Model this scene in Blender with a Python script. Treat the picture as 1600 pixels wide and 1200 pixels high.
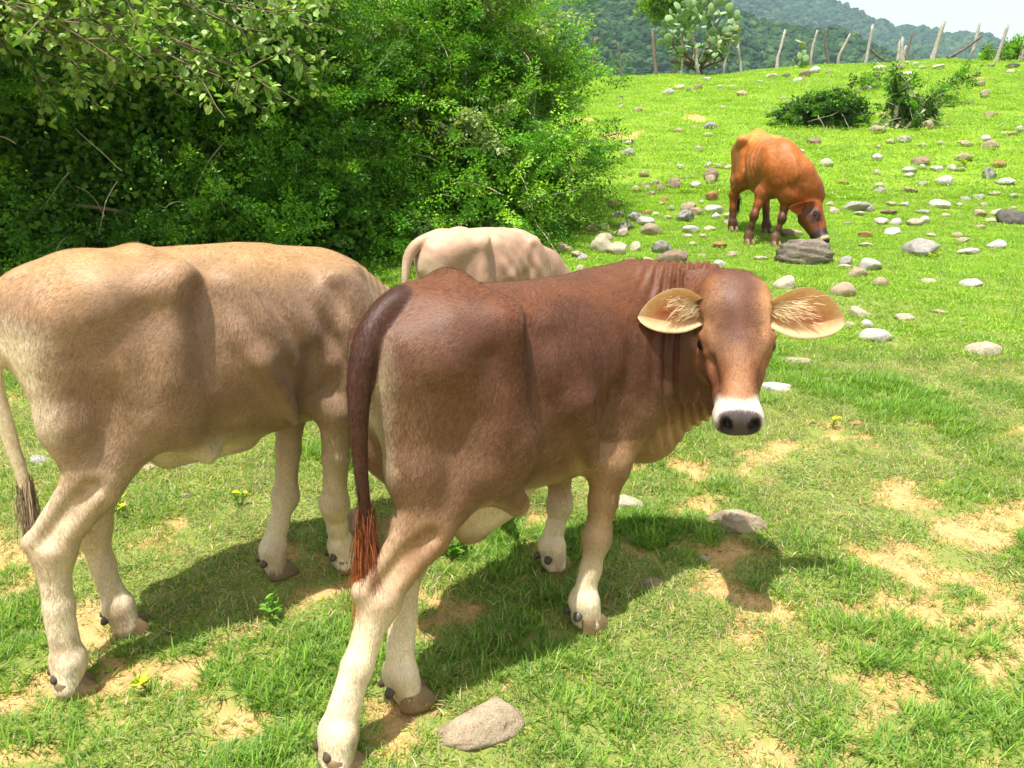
import bpy, math, random
import numpy as np
from math import radians, sin, cos, tan, pi, sqrt, exp
from mathutils import Vector, Matrix

for o in list(bpy.data.objects):
    bpy.data.objects.remove(o)
scene = bpy.context.scene
COL = scene.collection
random.seed(7)
RNG = np.random.default_rng(7)

# ------------------------------------------------------------------ camera
CAM_H = 1.40
PITCH = 13.0
cam_d = bpy.data.cameras.new("camera")
cam_d.sensor_width = 36.0
cam_d.lens = 36.0 * 1232 / 1600
cam_d.clip_start = 0.05
cam_d.clip_end = 9000
cam = bpy.data.objects.new("camera", cam_d)
COL.objects.link(cam)
cam.location = (0, 0, CAM_H)
cam.rotation_euler = (radians(90 - PITCH), 0, 0)
scene.camera = cam

# ------------------------------------------------------------------ light
SUN_EL = 71.0
SUN_AZ = 215.0            # compass bearing of the sun, clockwise from +Y
sd = Vector((sin(radians(SUN_AZ)) * cos(radians(SUN_EL)), cos(radians(SUN_AZ)) * cos(radians(SUN_EL)), sin(radians(SUN_EL))))
world = bpy.data.worlds.new("World")
scene.world = world
world.use_nodes = True
wn = world.node_tree
wn.nodes.clear()
w_out = wn.nodes.new("ShaderNodeOutputWorld")
w_bg = wn.nodes.new("ShaderNodeBackground")
w_sky = wn.nodes.new("ShaderNodeTexSky")
w_sky.sky_type = 'NISHITA'
w_sky.sun_disc = False
w_sky.sun_elevation = radians(SUN_EL)
w_sky.sun_rotation = radians(SUN_AZ)
w_sky.altitude = 900
w_sky.air_density = 1.0
w_sky.dust_density = 2.5
w_sky.ozone_density = 1.0
# thin bright cloud over the whole sky: the blue is mixed towards its own luminance
w_hsv = wn.nodes.new("ShaderNodeHueSaturation")
w_hsv.inputs['Saturation'].default_value = 0.0
w_hsv.inputs['Value'].default_value = 1.25
w_bg.inputs['Strength'].default_value = 0.105
wn.links.new(w_sky.outputs[0], w_hsv.inputs['Color'])
wn.links.new(w_hsv.outputs[0], w_bg.inputs['Color'])
wn.links.new(w_bg.outputs[0], w_out.inputs['Surface'])

sun_d = bpy.data.lights.new("sun", 'SUN')
sun_d.energy = 5.0
sun_d.angle = radians(0.6)
sun_d.color = (1.0, 0.955, 0.88)
sun = bpy.data.objects.new("sun", sun_d)
COL.objects.link(sun)
sun.rotation_euler = (-sd).to_track_quat('-Z', 'Y').to_euler()
sun.location = (-10, -14, 30)

vs = scene.view_settings
vs.view_transform = 'Standard'
vs.look = 'None'
vs.exposure = 0.93
vs.gamma = 1.0
vs.use_curve_mapping = False
scene.cycles.max_bounces = 8
scene.cycles.diffuse_bounces = 3
scene.cycles.glossy_bounces = 3
scene.cycles.transmission_bounces = 4
scene.cycles.transparent_max_bounces = 12
scene.cycles.volume_bounces = 2
scene.cycles.use_denoising = True
scene.cycles.caustics_reflective = False
scene.cycles.caustics_refractive = False

# ------------------------------------------------------------------ helpers
def srgb(r, g, b):
    def f(c):
        c /= 255.0
        return c / 12.92 if c <= 0.04045 else ((c + 0.055) / 1.055) ** 2.4
    return (f(r), f(g), f(b))

def tag(o, label=None, cat=None, group=None, kind=None):
    if label: o["label"] = label
    if cat: o["category"] = cat
    if group: o["group"] = group
    if kind: o["kind"] = kind
    return o

def empty(name, loc, rz=0.0):
    o = bpy.data.objects.new(name, None)
    o.empty_display_size = 0.2
    COL.objects.link(o)
    o.location = loc
    o.rotation_euler = (0, 0, rz)
    return o

def make_mesh(name, V, F, mat=None, smooth=True, col=None, uv=None):
    """V (n,3), F (m,k) one polygon size"""
    V = np.asarray(V, dtype=np.float32)
    F = np.asarray(F, dtype=np.int32)
    me = bpy.data.meshes.new(name)
    me.vertices.add(len(V))
    me.vertices.foreach_set("co", V.ravel())
    k = F.shape[1]
    me.loops.add(F.size)
    me.loops.foreach_set("vertex_index", F.ravel())
    me.polygons.add(len(F))
    me.polygons.foreach_set("loop_start", np.arange(0, F.size, k, dtype=np.int32))
    me.polygons.foreach_set("loop_total", np.full(len(F), k, dtype=np.int32))
    if smooth:
        me.polygons.foreach_set("use_smooth", np.ones(len(F), dtype=bool))
    me.update(calc_edges=True)
    if col is not None:
        c = np.ones((len(V), 4), dtype=np.float32)
        c[:, :col.shape[1]] = col
        at = me.color_attributes.new("tint", 'FLOAT_COLOR', 'POINT')
        at.data.foreach_set("color", c.ravel())
    if mat is not None:
        me.materials.append(mat)
    return me

def link(name, me, parent=None):
    o = bpy.data.objects.new(name, me)
    COL.objects.link(o)
    if parent is not None:
        o.parent = parent
    return o

def quads_to_tris(F):
    return np.concatenate([F[:, [0, 1, 2]], F[:, [0, 2, 3]]])

class NT:
    """small wrapper to write node materials"""
    def __init__(self, name):
        self.m = bpy.data.materials.new(name)
        self.m.use_nodes = True
        self.t = self.m.node_tree
        self.t.nodes.clear()
        self.out = self.t.nodes.new("ShaderNodeOutputMaterial")
    def n(self, typ, **kw):
        nd = self.t.nodes.new("ShaderNode" + typ)
        for k, v in kw.items():
            setattr(nd, k, v)
        return nd
    def l(self, a, b):
        self.t.links.new(a, b)
    def noise(self, vec, scale, detail=4, rough=0.55, dist=0.0):
        nd = self.n("TexNoise")
        nd.inputs['Scale'].default_value = scale
        nd.inputs['Detail'].default_value = detail
        nd.inputs['Roughness'].default_value = rough
        nd.inputs['Distortion'].default_value = dist
        if vec is not None: self.l(vec, nd.inputs['Vector'])
        return nd.outputs['Fac']
    def ramp(self, fac, stops, interp='LINEAR'):
        nd = self.n("ValToRGB")
        cr = nd.color_ramp
        cr.interpolation = interp
        while len(cr.elements) < len(stops): cr.elements.new(0.5)
        for e, (p, c) in zip(cr.elements, stops):
            e.position = p
            e.color = (c, c, c, 1) if isinstance(c, (int, float)) else (*c[:3], 1)
        self.l(fac, nd.inputs['Fac'])
        return nd.outputs['Color']
    def mix(self, fac, a, b, mode='MIX'):
        nd = self.n("Mix", data_type='RGBA', blend_type=mode)
        for i, v in ((0, fac), (6, a), (7, b)):
            if isinstance(v, (int, float)): nd.inputs[i].default_value = v
            elif isinstance(v, tuple): nd.inputs[i].default_value = (*v[:3], 1)
            else: self.l(v, nd.inputs[i])
        return nd.outputs[2]
    def math(self, op, a, b=None):
        nd = self.n("Math", operation=op)
        for i, v in enumerate((a, b)):
            if v is None: continue
            if isinstance(v, (int, float)): nd.inputs[i].default_value = v
            else: self.l(v, nd.inputs[i])
        return nd.outputs[0]
    def bump(self, h, strength=0.5, dist=0.01, normal=None):
        nd = self.n("Bump")
        nd.inputs['Strength'].default_value = strength
        nd.inputs['Distance'].default_value = dist
        self.l(h, nd.inputs['Height'])
        if normal is not None: self.l(normal, nd.inputs['Normal'])
        return nd.outputs['Normal']
    def bsdf(self, col=None, rough=0.8, normal=None, spec=0.3, **kw):
        nd = self.n("BsdfPrincipled")
        if isinstance(col, tuple): nd.inputs['Base Color'].default_value = (*col[:3], 1)
        elif col is not None: self.l(col, nd.inputs['Base Color'])
        if isinstance(rough, (int, float)): nd.inputs['Roughness'].default_value = rough
        else: self.l(rough, nd.inputs['Roughness'])
        nd.inputs['Specular IOR Level'].default_value = spec
        for k, v in kw.items(): nd.inputs[k.replace('_', ' ')].default_value = v
        if normal is not None: self.l(normal, nd.inputs['Normal'])
        return nd
    def done(self, shader):
        self.l(shader.outputs[0] if hasattr(shader, 'outputs') else shader, self.out.inputs['Surface'])
        return self.m
    def attr(self, name="tint"):
        nd = self.n("Attribute", attribute_name=name)
        return nd.outputs['Color']
    def obj(self):
        return self.n("TexCoord").outputs['Object']

def sstep(x, a, b):
    t = np.clip((x - a) / (b - a), 0, 1)
    return t * t * (3 - 2 * t)

# cheap value noise for numpy (any dims of arrays), deterministic
def _hash(i, j, k, seed):
    h = (i * 374761393 + j * 668265263 + k * 2147483647 + seed * 1274126177) & 0xFFFFFFFF
    h = ((h ^ (h >> 13)) * 1274126177) & 0xFFFFFFFF
    h = h ^ (h >> 16)
    return (h & 0xFFFF) / 65535.0
def vnoise(x, y, z=None, seed=0):
    x = np.asarray(x, dtype=np.float64); y = np.asarray(y, dtype=np.float64)
    z = np.zeros_like(x) if z is None else np.asarray(z, dtype=np.float64)
    xi = np.floor(x).astype(np.int64); yi = np.floor(y).astype(np.int64); zi = np.floor(z).astype(np.int64)
    fx = x - xi; fy = y - yi; fz = z - zi
    fx = fx * fx * (3 - 2 * fx); fy = fy * fy * (3 - 2 * fy); fz = fz * fz * (3 - 2 * fz)
    r = 0
    for dx in (0, 1):
        wx = fx if dx else 1 - fx
        for dy in (0, 1):
            wy = fy if dy else 1 - fy
            for dz in (0, 1):
                wz = fz if dz else 1 - fz
                r = r + wx * wy * wz * _hash(xi + dx, yi + dy, zi + dz, seed)
    return r
def fbm(x, y, z=None, seed=0, oct=4):
    a, s, r = 0.5, 1.0, 0
    for o in range(oct):
        r = r + a * vnoise(np.asarray(x) * s, np.asarray(y) * s, None if z is None else np.asarray(z) * s, seed + o * 17)
        a *= 0.5; s *= 2.03
    return r / (1 - 0.5 ** oct)
# ------------------------------------------------------------------ terrain
SLOPE = tan(radians(7.0))
def _profile(y):
    y = np.asarray(y, dtype=np.float64)
    # integrate a piecewise slope
    ys = np.concatenate([np.linspace(-60, 60, 2401), np.linspace(61, 3500, 1200)])
    s = np.where(ys < 7, SLOPE, SLOPE + (0.271 - SLOPE) * sstep(ys, 7, 12))
    s = np.where(ys > 21.0, 0.271 - 0.52 * sstep(ys, 21.0, 27.0), s)
    s = np.where(ys > 40, -0.248 * (1 - sstep(ys, 40, 140)), s)
    s = np.where(ys < -8, SLOPE * (1 - sstep(-ys, 8, 40)), s)
    z = np.concatenate([[0], np.cumsum(0.5 * (s[1:] + s[:-1]) * np.diff(ys))])
    z -= np.interp(0, ys, z)
    return np.interp(y, ys, z)
def ground_z(x, y):
    x = np.asarray(x, dtype=np.float64); y = np.asarray(y, dtype=np.float64)
    z = _profile(y)
    z = z + 0.046 * np.clip(x - 4, -12, 30) * sstep(y, 10, 24) * (1 - sstep(y, 40, 120))
    z = z + (fbm(x * 0.35, y * 0.35, seed=3, oct=3) - 0.5) * 0.30 * sstep(np.hypot(x, y - 2), 4, 12)
    z = z + (fbm(x * 2.2 + 9, y * 2.2, seed=5, oct=3) - 0.5) * 0.028
    return z

CATTLE_FEET_AT = []      # world xy of the hooves, kept free of tall grass
# ------------------------------------------------------------------ implicit surface kit
class Field:
    """blend of primitives in local coordinates; every primitive only touches points near it"""
    def __init__(self):
        self.ops = []
    def add(self, fn, c, r, k=0.03, mode='u'):
        self.ops.append((fn, np.asarray(c, float), float(r), k, mode))
    def eval(self, P, margin=0.10):
        d = np.full(len(P), 0.3, dtype=np.float64)
        for fn, c, r, k, mode in self.ops:
            if r < 0: m = slice(None); Q = P
            else:
                dd = ((P - c) ** 2).sum(1)
                m = np.nonzero(dd < (r + margin) ** 2)[0]
                if len(m) == 0: continue
                Q = P[m]
            e = fn(Q); a = d[m]
            if mode == 'u':
                h = np.maximum(k - np.abs(a - e), 0) / k
                d[m] = np.minimum(a, e) - h * h * k * 0.25
            else:
                e = -e
                h = np.maximum(k - np.abs(a - e), 0) / k
                d[m] = np.maximum(a, e) + h * h * k * 0.25
        return d
    # primitives
    def ell(self, c, R, k=0.03, mode='u', rot=None):
        c = np.asarray(c, float); R = np.asarray(R, float)
        M = None if rot is None else np.array(rot, float)       # rows: local axes
        def f(P):
            q = P - c
            if M is not None: q = q @ M.T
            k0 = np.sqrt(((q / R) ** 2).sum(1)); k1 = np.sqrt(((q / (R * R)) ** 2).sum(1)) + 1e-9
            return k0 * (k0 - 1) / k1
        self.add(f, c, R.max(), k, mode)
    def cap(self, A, B, ra, rb, k=0.03, mode='u', up=None, flat=1.0):
        """tapered capsule; flat scales its width across the 'up' plane"""
        A = np.asarray(A, float); B = np.asarray(B, float); AB = B - A; L2 = AB @ AB
        if up is not None:
            ax = AB / sqrt(L2); s = np.cross(ax, np.asarray(up, float)); s /= np.linalg.norm(s)
        def f(P):
            q = P - A
            h = np.clip(q @ AB / L2, 0, 1)
            q = q - h[:, None] * AB
            if up is not None:
                qs = q @ s
                q = q + (qs * (1 / flat - 1))[:, None] * s
            dist = np.sqrt((q * q).sum(1))
            r = ra + (rb - ra) * h
            d = dist - r
            return d * (min(1.0, flat) if up is not None else 1.0)
        self.add(f, (A + B) / 2, sqrt(L2) / 2 + max(ra, rb) * max(1, flat), k, mode)
    def chain(self, pts, k=0.02, up=None, flat=1.0):
        """pts: list of (x,y,z,r) or (x,y,z,r,flat)"""
        for p, q in zip(pts[:-1], pts[1:]):
            fl = p[4] if len(p) > 4 else flat
            self.cap(p[:3], q[:3], p[3], q[3], k, 'u', up if fl != 1.0 else None, fl)
    def loft(self, st, k=0.03, n_top=1.9, n_bot=2.2):
        """trunk along x. st rows: x, ztop, zbot, halfwidth, yoff, zc fraction of height where widest"""
        st = np.asarray(st, float)
        xs = st[:, 0]
        fine = np.linspace(xs[0], xs[-1], 400)
        def cr(v):  # smooth cubic via local Hermite (finite differences)
            m = np.gradient(v, xs)
            i = np.clip(np.searchsorted(xs, fine) - 1, 0, len(xs) - 2)
            h = xs[i + 1] - xs[i]; t = (fine - xs[i]) / h
            return ((2*t**3-3*t**2+1)*v[i] + (t**3-2*t**2+t)*h*m[i] + (-2*t**3+3*t**2)*v[i+1] + (t**3-t**2)*h*m[i+1])
        T = [cr(st[:, j]) for j in range(1, 6)]
        x0, x1 = xs[0], xs[-1]
        def f(P):
            x = np.clip(P[:, 0], x0, x1)
            zt, zb, hw, yo, fr = (np.interp(x, fine, t) for t in T)
            zc = zb + (zt - zb) * fr
            dy = P[:, 1] - yo; dz = P[:, 2] - zc; dx = P[:, 0] - x
            up = dz > 0
            hh = np.where(up, zt - zc, zc - zb); n = np.where(up, n_top, n_bot)
            r = ((np.abs(dy) / hw) ** n + (np.abs(dz) / hh) ** n + (np.abs(dx) / (hw * 0.8)) ** n) ** (1 / n)
            q = np.sqrt(dy * dy + dz * dz + dx * dx)
            return np.where(r < 0.15, -0.15, q * (1 - 1 / np.maximum(r, 0.15)) * 0.9)
        self.add(f, (0, 0, 0), -1, k)

def surface_net(field, lo, hi, h, smooth_iter=3):
    B = 8
    lo = np.asarray(lo, float); n = np.ceil((np.asarray(hi) - lo) / h / B).astype(int)
    nb = n; dims = nb * B
    cb = np.stack(np.meshgrid(*[(np.arange(m) + 0.5) * B * h for m in nb], indexing='ij'), -1).reshape(-1, 3) + lo
    dc = field.eval(cb, margin=0.30)
    near = np.abs(dc) < B * h * 0.87 * 1.7 + 0.01
    G = np.where(dc < 0, -1.0, 1.0).astype(np.float32).reshape(nb)
    F = np.repeat(np.repeat(np.repeat(G, B, 0), B, 1), B, 2)
    off = np.stack(np.meshgrid(*[np.arange(B) * h] * 3, indexing='ij'), -1).reshape(-1, 3)
    base = (cb - 0.5 * B * h)[near]
    idx = np.argwhere(near.reshape(nb))
    for s in range(0, len(base), 600):
        P = (base[s:s + 600, None, :] + off[None]).reshape(-1, 3)
        v = field.eval(P).astype(np.float32).reshape(-1, B, B, B)
        for (i, j, k), blk in zip(idx[s:s + 600], v):
            F[i*B:(i+1)*B, j*B:(j+1)*B, k*B:(k+1)*B] = blk
    ins = F < 0
    cnt = np.zeros(np.array(F.shape) - 1, dtype=np.int8)
    sl = (slice(None, -1), slice(1, None))
    for a in (0, 1):
        for b in (0, 1):
            for c in (0, 1):
                cnt += ins[sl[a], sl[b], sl[c]]
    act = np.argwhere((cnt > 0) & (cnt < 8))
    vid = np.full(cnt.shape, -1, dtype=np.int32)
    vid[tuple(act.T)] = np.arange(len(act))
    acc = np.zeros((len(act), 3)); num = np.zeros(len(act))
    cor = [(a, b, c) for a in (0, 1) for b in (0, 1) for c in (0, 1)]
    for p in cor:
        for ax in range(3):
            if p[ax]: continue
            q = list(p); q[ax] = 1
            fp = F[act[:, 0] + p[0], act[:, 1] + p[1], act[:, 2] + p[2]]
            fq = F[act[:, 0] + q[0], act[:, 1] + q[1], act[:, 2] + q[2]]
            m = (fp < 0) != (fq < 0)
            t = np.where(m, fp / np.where(m, fp - fq, 1), 0)
            pos = np.tile(np.array(p, float), (len(act), 1)); pos[:, ax] = t
            acc[m] += pos[m]; num[m] += 1
    V = (act + acc / num[:, None]) * h + lo
    Fs = []
    for ax in range(3):
        s0 = [slice(1, -1)] * 3; s1 = [slice(1, -1)] * 3
        s0[ax] = slice(0, -1); s1[ax] = slice(1, None)
        A = ins[tuple(s0)]; Bq = ins[tuple(s1)]
        e = np.argwhere(A != Bq); fl = A[tuple(e.T)]
        e = e + 1; e[:, ax] -= 1
        u, w = (ax + 1) % 3, (ax + 2) % 3
        def cell(du, dw):
            c = e.copy(); c[:, u] -= du; c[:, w] -= dw
            return vid[tuple(c.T)]
        q = np.stack([cell(1, 1), cell(0, 1), cell(0, 0), cell(1, 0)], 1)
        q[~fl] = q[~fl][:, ::-1]
        Fs.append(q)
    Q = np.concatenate(Fs)
    Q = Q[(Q >= 0).all(1)]
    V = relax(V, Q, smooth_iter)
    return V, Q

def edges_of(Q):
    E = np.concatenate([Q[:, [0, 1]], Q[:, [1, 2]], Q[:, [2, 3]], Q[:, [3, 0]]])
    return E
def relax(V, Q, it, lam=0.55, mu=-0.57):
    E = edges_of(Q); n = len(V)
    deg = np.bincount(E[:, 0], minlength=n) + np.bincount(E[:, 1], minlength=n)
    for i in range(it * 2):
        A = np.stack([np.bincount(E[:, 0], V[E[:, 1], j], n) + np.bincount(E[:, 1], V[E[:, 0], j], n) for j in range(3)], 1)
        A /= np.maximum(deg, 1)[:, None]
        V = V + (lam if i % 2 == 0 else mu) * (A - V)
    return V
def vert_normals(V, Q):
    n = np.cross(V[Q[:, 2]] - V[Q[:, 0]], V[Q[:, 3]] - V[Q[:, 1]])
    N = np.stack([sum(np.bincount(Q[:, i], n[:, j], len(V)) for i in range(4)) for j in range(3)], 1)
    return N / (np.linalg.norm(N, axis=1)[:, None] + 1e-12)
# ------------------------------------------------------------------ cattle
def nrm(v):
    v = np.asarray(v, float); return v / np.linalg.norm(v)
def frame(fwd, up):
    x = nrm(fwd); y = nrm(np.cross(up, x)); z = np.cross(x, y)
    return np.stack([x, y, z])          # rows
def coat_material(name, fur_scale=1.0, rough=0.50):
    t = NT(name)
    c = t.attr("tint")
    ob = t.obj()
    mp = t.n("Mapping"); mp.inputs['Scale'].default_value = (1.0, 2.2, 0.45)
    t.l(ob, mp.inputs['Vector'])
    n1 = t.noise(mp.outputs[0], 260 * fur_scale, 3, 0.6)
    n2 = t.noise(ob, 14, 4, 0.6)
    n3 = t.noise(mp.outputs[0], 90 * fur_scale, 3, 0.6)
    c = t.mix(0.8, c, t.ramp(n2, [(0.25, 0.74), (0.75, 1.24)]), 'MULTIPLY')
    c = t.mix(0.65, c, t.ramp(n1, [(0.30, 0.62), (0.70, 1.30)]), 'MULTIPLY')
    b = t.bump(n3, 0.25, 0.004)
    b = t.bump(n1, 0.35, 0.002, b)
    s = t.bsdf(c, rough, b, 0.26)
    s.inputs['Sheen Weight'].default_value = 0.03
    s.inputs['Sheen Roughness'].default_value = 0.45
    return t.done(s)
def plain_material(name, col, rough=0.5, spec=0.4, noise=0.25, nscale=60, bump=0.3):
    t = NT(name)
    n = t.noise(t.obj(), nscale, 4, 0.6)
    c = t.mix(1.0, (*col, 1), t.ramp(n, [(0.2, 1 - noise), (0.8, 1 + noise)]), 'MULTIPLY')
    return t.done(t.bsdf(c, rough, t.bump(n, bump, 0.003), spec))
M_coat = coat_material("short_coat_hair")
M_hoof = plain_material("hoof_horn", srgb(120, 98, 70), 0.55)
M_dew = plain_material("dewclaw_horn", srgb(70, 58, 48), 0.45)
M_eye = plain_material("dark_eye", (0.006, 0.004, 0.003), 0.06, 0.6, 0.0, 10, 0.0)
def vcol_material(name, rough=0.6, spec=0.3, noise=0.3, nscale=120, trans=0.0):
    t = NT(name)
    c = t.attr("tint")
    n = t.noise(t.obj(), nscale, 3, 0.6)
    c = t.mix(noise, c, t.ramp(n, [(0.25, 0.6), (0.75, 1.4)]), 'MULTIPLY')
    b = t.bsdf(c, rough, None, spec)
    if trans > 0:
        tr = t.n("BsdfTranslucent"); t.l(c, tr.inputs['Color'])
        mx = t.n("MixShader"); mx.inputs[0].default_value = trans
        t.l(b.outputs[0], mx.inputs[1]); t.l(tr.outputs[0], mx.inputs[2])
        return t.done(mx)
    return t.done(b)
M_ear = vcol_material("ear_skin", 0.6, 0.25, 0.35, 90, 0.35)
M_strand = vcol_material("long_hair", 0.5, 0.35, 0.4, 300)

def hind_leg(F, hip, stifle, hock, fet, g=1.0, ham=(-0.095, 0.10), thin=1.0):
    hip, stifle, hock, fet = (np.asarray(v, float) for v in (hip, stifle, hock, fet))
    sd_ = -1.0 if stifle[1] < hip[1] else 1.0
    out = np.array([0, sd_, 0])
    b = nrm((hock - 0.5 * (stifle + fet)) * [1, 0, 1])
    # thigh and ham: deep in side view, thin across
    F.cap(hip, stifle, 0.145 * g, 0.105 * g, 0.06, up=(0, 0, 1), flat=0.62)
    h1 = hip + np.array([ham[0], 0, -0.02]); h2 = 0.45 * hip + 0.55 * stifle + np.array([ham[0] * 1.55, 0, -0.13])
    F.cap(h1, h2, ham[1] * g, 0.060 * g, 0.06)
    gm = stifle * 0.42 + hock * 0.58
    F.cap(stifle + np.array([-.01, 0, -.01]), gm, 0.080 * g, 0.047 * g, 0.05, up=(0, 0, 1), flat=0.78)
    F.cap(gm, hock + b * .006, 0.047 * g, 0.038 * g * thin, 0.03)
    F.cap(h2, gm + b * 0.024, 0.060 * g, 0.036 * g, 0.045)
    cal = hock + b * 0.043 * g + np.array([0, 0, 0.040 * g])
    F.cap(gm + b * 0.050 * g + np.array([0, 0, .05]), cal, 0.021 * g, 0.020 * g, 0.022)
    F.cap(cal, hock + b * .016 + np.array([0, 0, -0.035]), 0.022 * g, 0.030 * g * thin, 0.018)
    F.ell(hock + np.array([0.008, 0, -0.008]), (0.043 * g, 0.037 * g, 0.050 * g), 0.02)
    F.ell(hock + out * .020 + np.array([0.016, 0, -0.002]), (0.020, 0.018, 0.026), 0.015)
    mid = 0.5 * hock + 0.5 * fet + b * 0.004
    F.cap(hock + b * .004, mid, 0.039 * g * thin, 0.0305 * g * thin, 0.022)
    F.cap(hock + b * .026 + [0, 0, -.03], fet + b * .016 + [0, 0, .03], 0.017 * g, 0.016 * g, 0.014)      # flexor tendons
    F.cap(mid, fet, 0.0305 * g * thin, 0.035 * g * thin, 0.022)
    F.ell(fet, (0.037 * g, 0.034 * g, 0.042 * g), 0.02)
    # hollow between shin and hamstring tendon
    for sg in (-1, 1):
        o = np.array([0, sg, 0]) * .040 * g
        F.cap(gm + b * .022 + o * 1.1 + [0, 0, .015], hock + b * .016 + o + [0, 0, .045], .014, .011, .03, 's')
def fore_leg(F, sh, elbow, knee, fet, g=1.0, thin=1.0):
    sh, elbow, knee, fet = (np.asarray(v, float) for v in (sh, elbow, knee, fet))
    F.ell(sh, (0.11 * g, 0.060 * g, 0.17 * g), 0.06, rot=frame((1, 0, .35), (0, 0, 1)))
    F.cap(sh + np.array([.0, 0, -.08]), elbow, 0.088 * g, 0.058 * g, 0.045)
    F.ell(elbow + np.array([-.045, 0, 0.025]), (0.040, 0.034, 0.045), 0.03)
    m = 0.5 * elbow + 0.5 * knee
    F.cap(elbow, m, 0.056 * g, 0.0385 * g, 0.03)
    F.cap(m, knee, 0.0385 * g, 0.035 * g * thin, 0.02)
    F.ell(knee + [.006, 0, 0], (0.037 * g, 0.037 * g, 0.050 * g), 0.02)
    F.ell(knee + [-.022, 0, 0.008], (0.020, 0.024, 0.026), 0.018)
    m2 = 0.5 * (knee + fet)
    F.cap(knee, m2, 0.034 * g * thin, 0.0275 * g * thin, 0.02)
    F.cap(knee + [-.020, 0, -.03], fet + [-.016, 0, .03], 0.014 * g, 0.014 * g, 0.014)
    F.cap(m2, fet, 0.0275 * g * thin, 0.033 * g * thin, 0.02)
    F.ell(fet, (0.035 * g, 0.033 * g, 0.042 * g), 0.02)
def relief(F, dz, y0, w=1.0, amp=1.0):
    """bones and muscle edges under the skin, both flanks; y0: sideways shift of the pelvis"""
    for s in (-1, 1):
        Y = lambda v, p=1.0: y0 * p + s * v * w
        F.cap((-.350, Y(.152), .835 + dz), (-.385, Y(.168), .64 + dz), .026, .036, .07)                 # front edge of the thigh
        F.cap((-.425, Y(.205), .80 + dz), (-.450, Y(.205), .62 + dz), .016 * amp, .018 * amp, .05, 's')   # groove behind it
        F.cap((-.555, Y(.165), .73 + dz), (-.515, Y(.195), .52 + dz), .010 * amp, .014 * amp, .04, 's')   # hamstring groove
        F.cap((-.275, Y(.215, .6), .83 + dz), (-.285, Y(.225, .6), .62 + dz), .022 * amp, .018, .06, 's')  # hollow flank behind the ribs
        F.cap((-.200, Y(.135, .4), .84 + dz), (-.150, Y(.190, .3), .66 + dz), .014, .022, .07)             # last rib
        F.cap((-.150, Y(.195, .3), .66 + dz), (-.06, Y(.175, .1), .48 + dz), .022, .018, .05)
        F.cap((.150, Y(.085, 0), .86 + dz), (.105, Y(.145, 0), .66 + dz), .014, .024, .06)                 # shoulder blade spine
        F.ell((.165, Y(.150, 0), .615 + dz), (.045, .035, .05), .05)                                     # point of the shoulder
        F.cap((-.005, Y(.200, 0), .66 + dz), (-.035, Y(.175, 0), .50 + dz), .012 * amp, .016 * amp, .04, 's')  # crease behind the elbow
        F.cap((.075, Y(.190, 0), .82 + dz), (.035, Y(.200, 0), .66 + dz), .010 * amp, .012 * amp, .05, 's')
def pastern(F, fet, toe, g=1.0):
    fet = np.asarray(fet, float); toe = np.asarray(toe, float)
    for s in (-1, 1):
        o = np.array([0, 0.014 * s * g, 0])
        F.cap(fet + o * 0.8, toe + o * 1.25 + np.array([0, 0, 0.030 * g]), 0.036 * g, 0.033 * g, 0.018)

def head_field(F, O, R, s=1.0, wide=1.0, horn_bud=False):
    """O poll, R rows fwd/left/up, s scale"""
    O = np.asarray(O, float)
    def W(p): return O + s * (np.array([p[0], p[1] * wide, p[2]]) @ R)
    def E(c, r, k=0.03, mode='u', rr=None):
        A = R if rr is None else np.asarray(rr) @ R
        F.ell(W(c), np.array(r) * s * np.array([1, wide, 1]), k * s, mode, A)
    def C(a, b, ra, rb, k=0.03, flat=1.0, mode='u'):
        F.cap(W(a), W(b), ra * s, rb * s, k * s, mode, R[2] if flat != 1 else None, flat * wide if flat != 1 else 1)
    E((.055, 0, -.075), (.108, .093, .088), .04)            # cranium
    E((.015, 0, -.035), (.06, .075, .045), .04)             # poll
    C((.08, 0, -.068), (.20, 0, -.076), .076, .062, .04, 1.12)   # forehead to bridge
    C((.18, 0, -.074), (.325, 0, -.078), .062, .050, .04, 1.04)
    for y in (-1, 1):
        E((.128, .070 * y, -.046), (.040, .022, .024), .022)  # brow
        E((.105, .064 * y, -.115), (.075, .028, .050), .04)  # cheek
        C((.10, .052 * y, -.150), (.27, .020 * y, -.125), .042, .030, .04)  # jaw
        E((.190, .060 * y, -.082), (.055, .013, .011), .02)   # cheek bone
        C((.215, .070 * y, -.055), (.27, .064 * y, -.060), .013, .010, .03, 1, 's')   # hollow beside the nose
        E((.095, .098 * y, -.060), (.030, .012, .030), .03, 's')   # temple
        E((.152, .094 * y, -.066), (.026, .018, .017), .012, 's')   # eye socket
        C((.135, .089 * y, -.046), (.178, .079 * y, -.062), .009, .006, .012)   # upper lid
        C((.140, .090 * y, -.081), (.178, .079 * y, -.068), .006, .005, .010)   # lower lid
    C((.30, 0, -.118), (.345, 0, -.112), .036, .030, .03, 1.3)    # lower lip / chin
    E((.352, 0, -.080), (.040, .058, .046), .03)
    E((.366, 0, -.074), (.020, .052, .036), .02, rr=frame((1, 0, .5), (-.5, 0, 1)))             # muzzle pad
    for y in (-1, 1):
        E((.362, .028 * y, -.068), (.034, .030, .034), .02)
        E((.388, .035 * y, -.050), (.022, .0115, .017), .010, 's', rr=frame((1, .45 * y, .6), (-.5, .3 * y, 1)))   # nostril
    C((.30, -.07, -.104), (.40, -.03, -.108), .004, .004, .008, 1, 's')
    C((.30, .07, -.104), (.40, .03, -.108), .004, .004, .008, 1, 's')
    C((.40, -.03, -.108), (.40, .03, -.108), .004, .004, .008, 1, 's')
    return W

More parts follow.
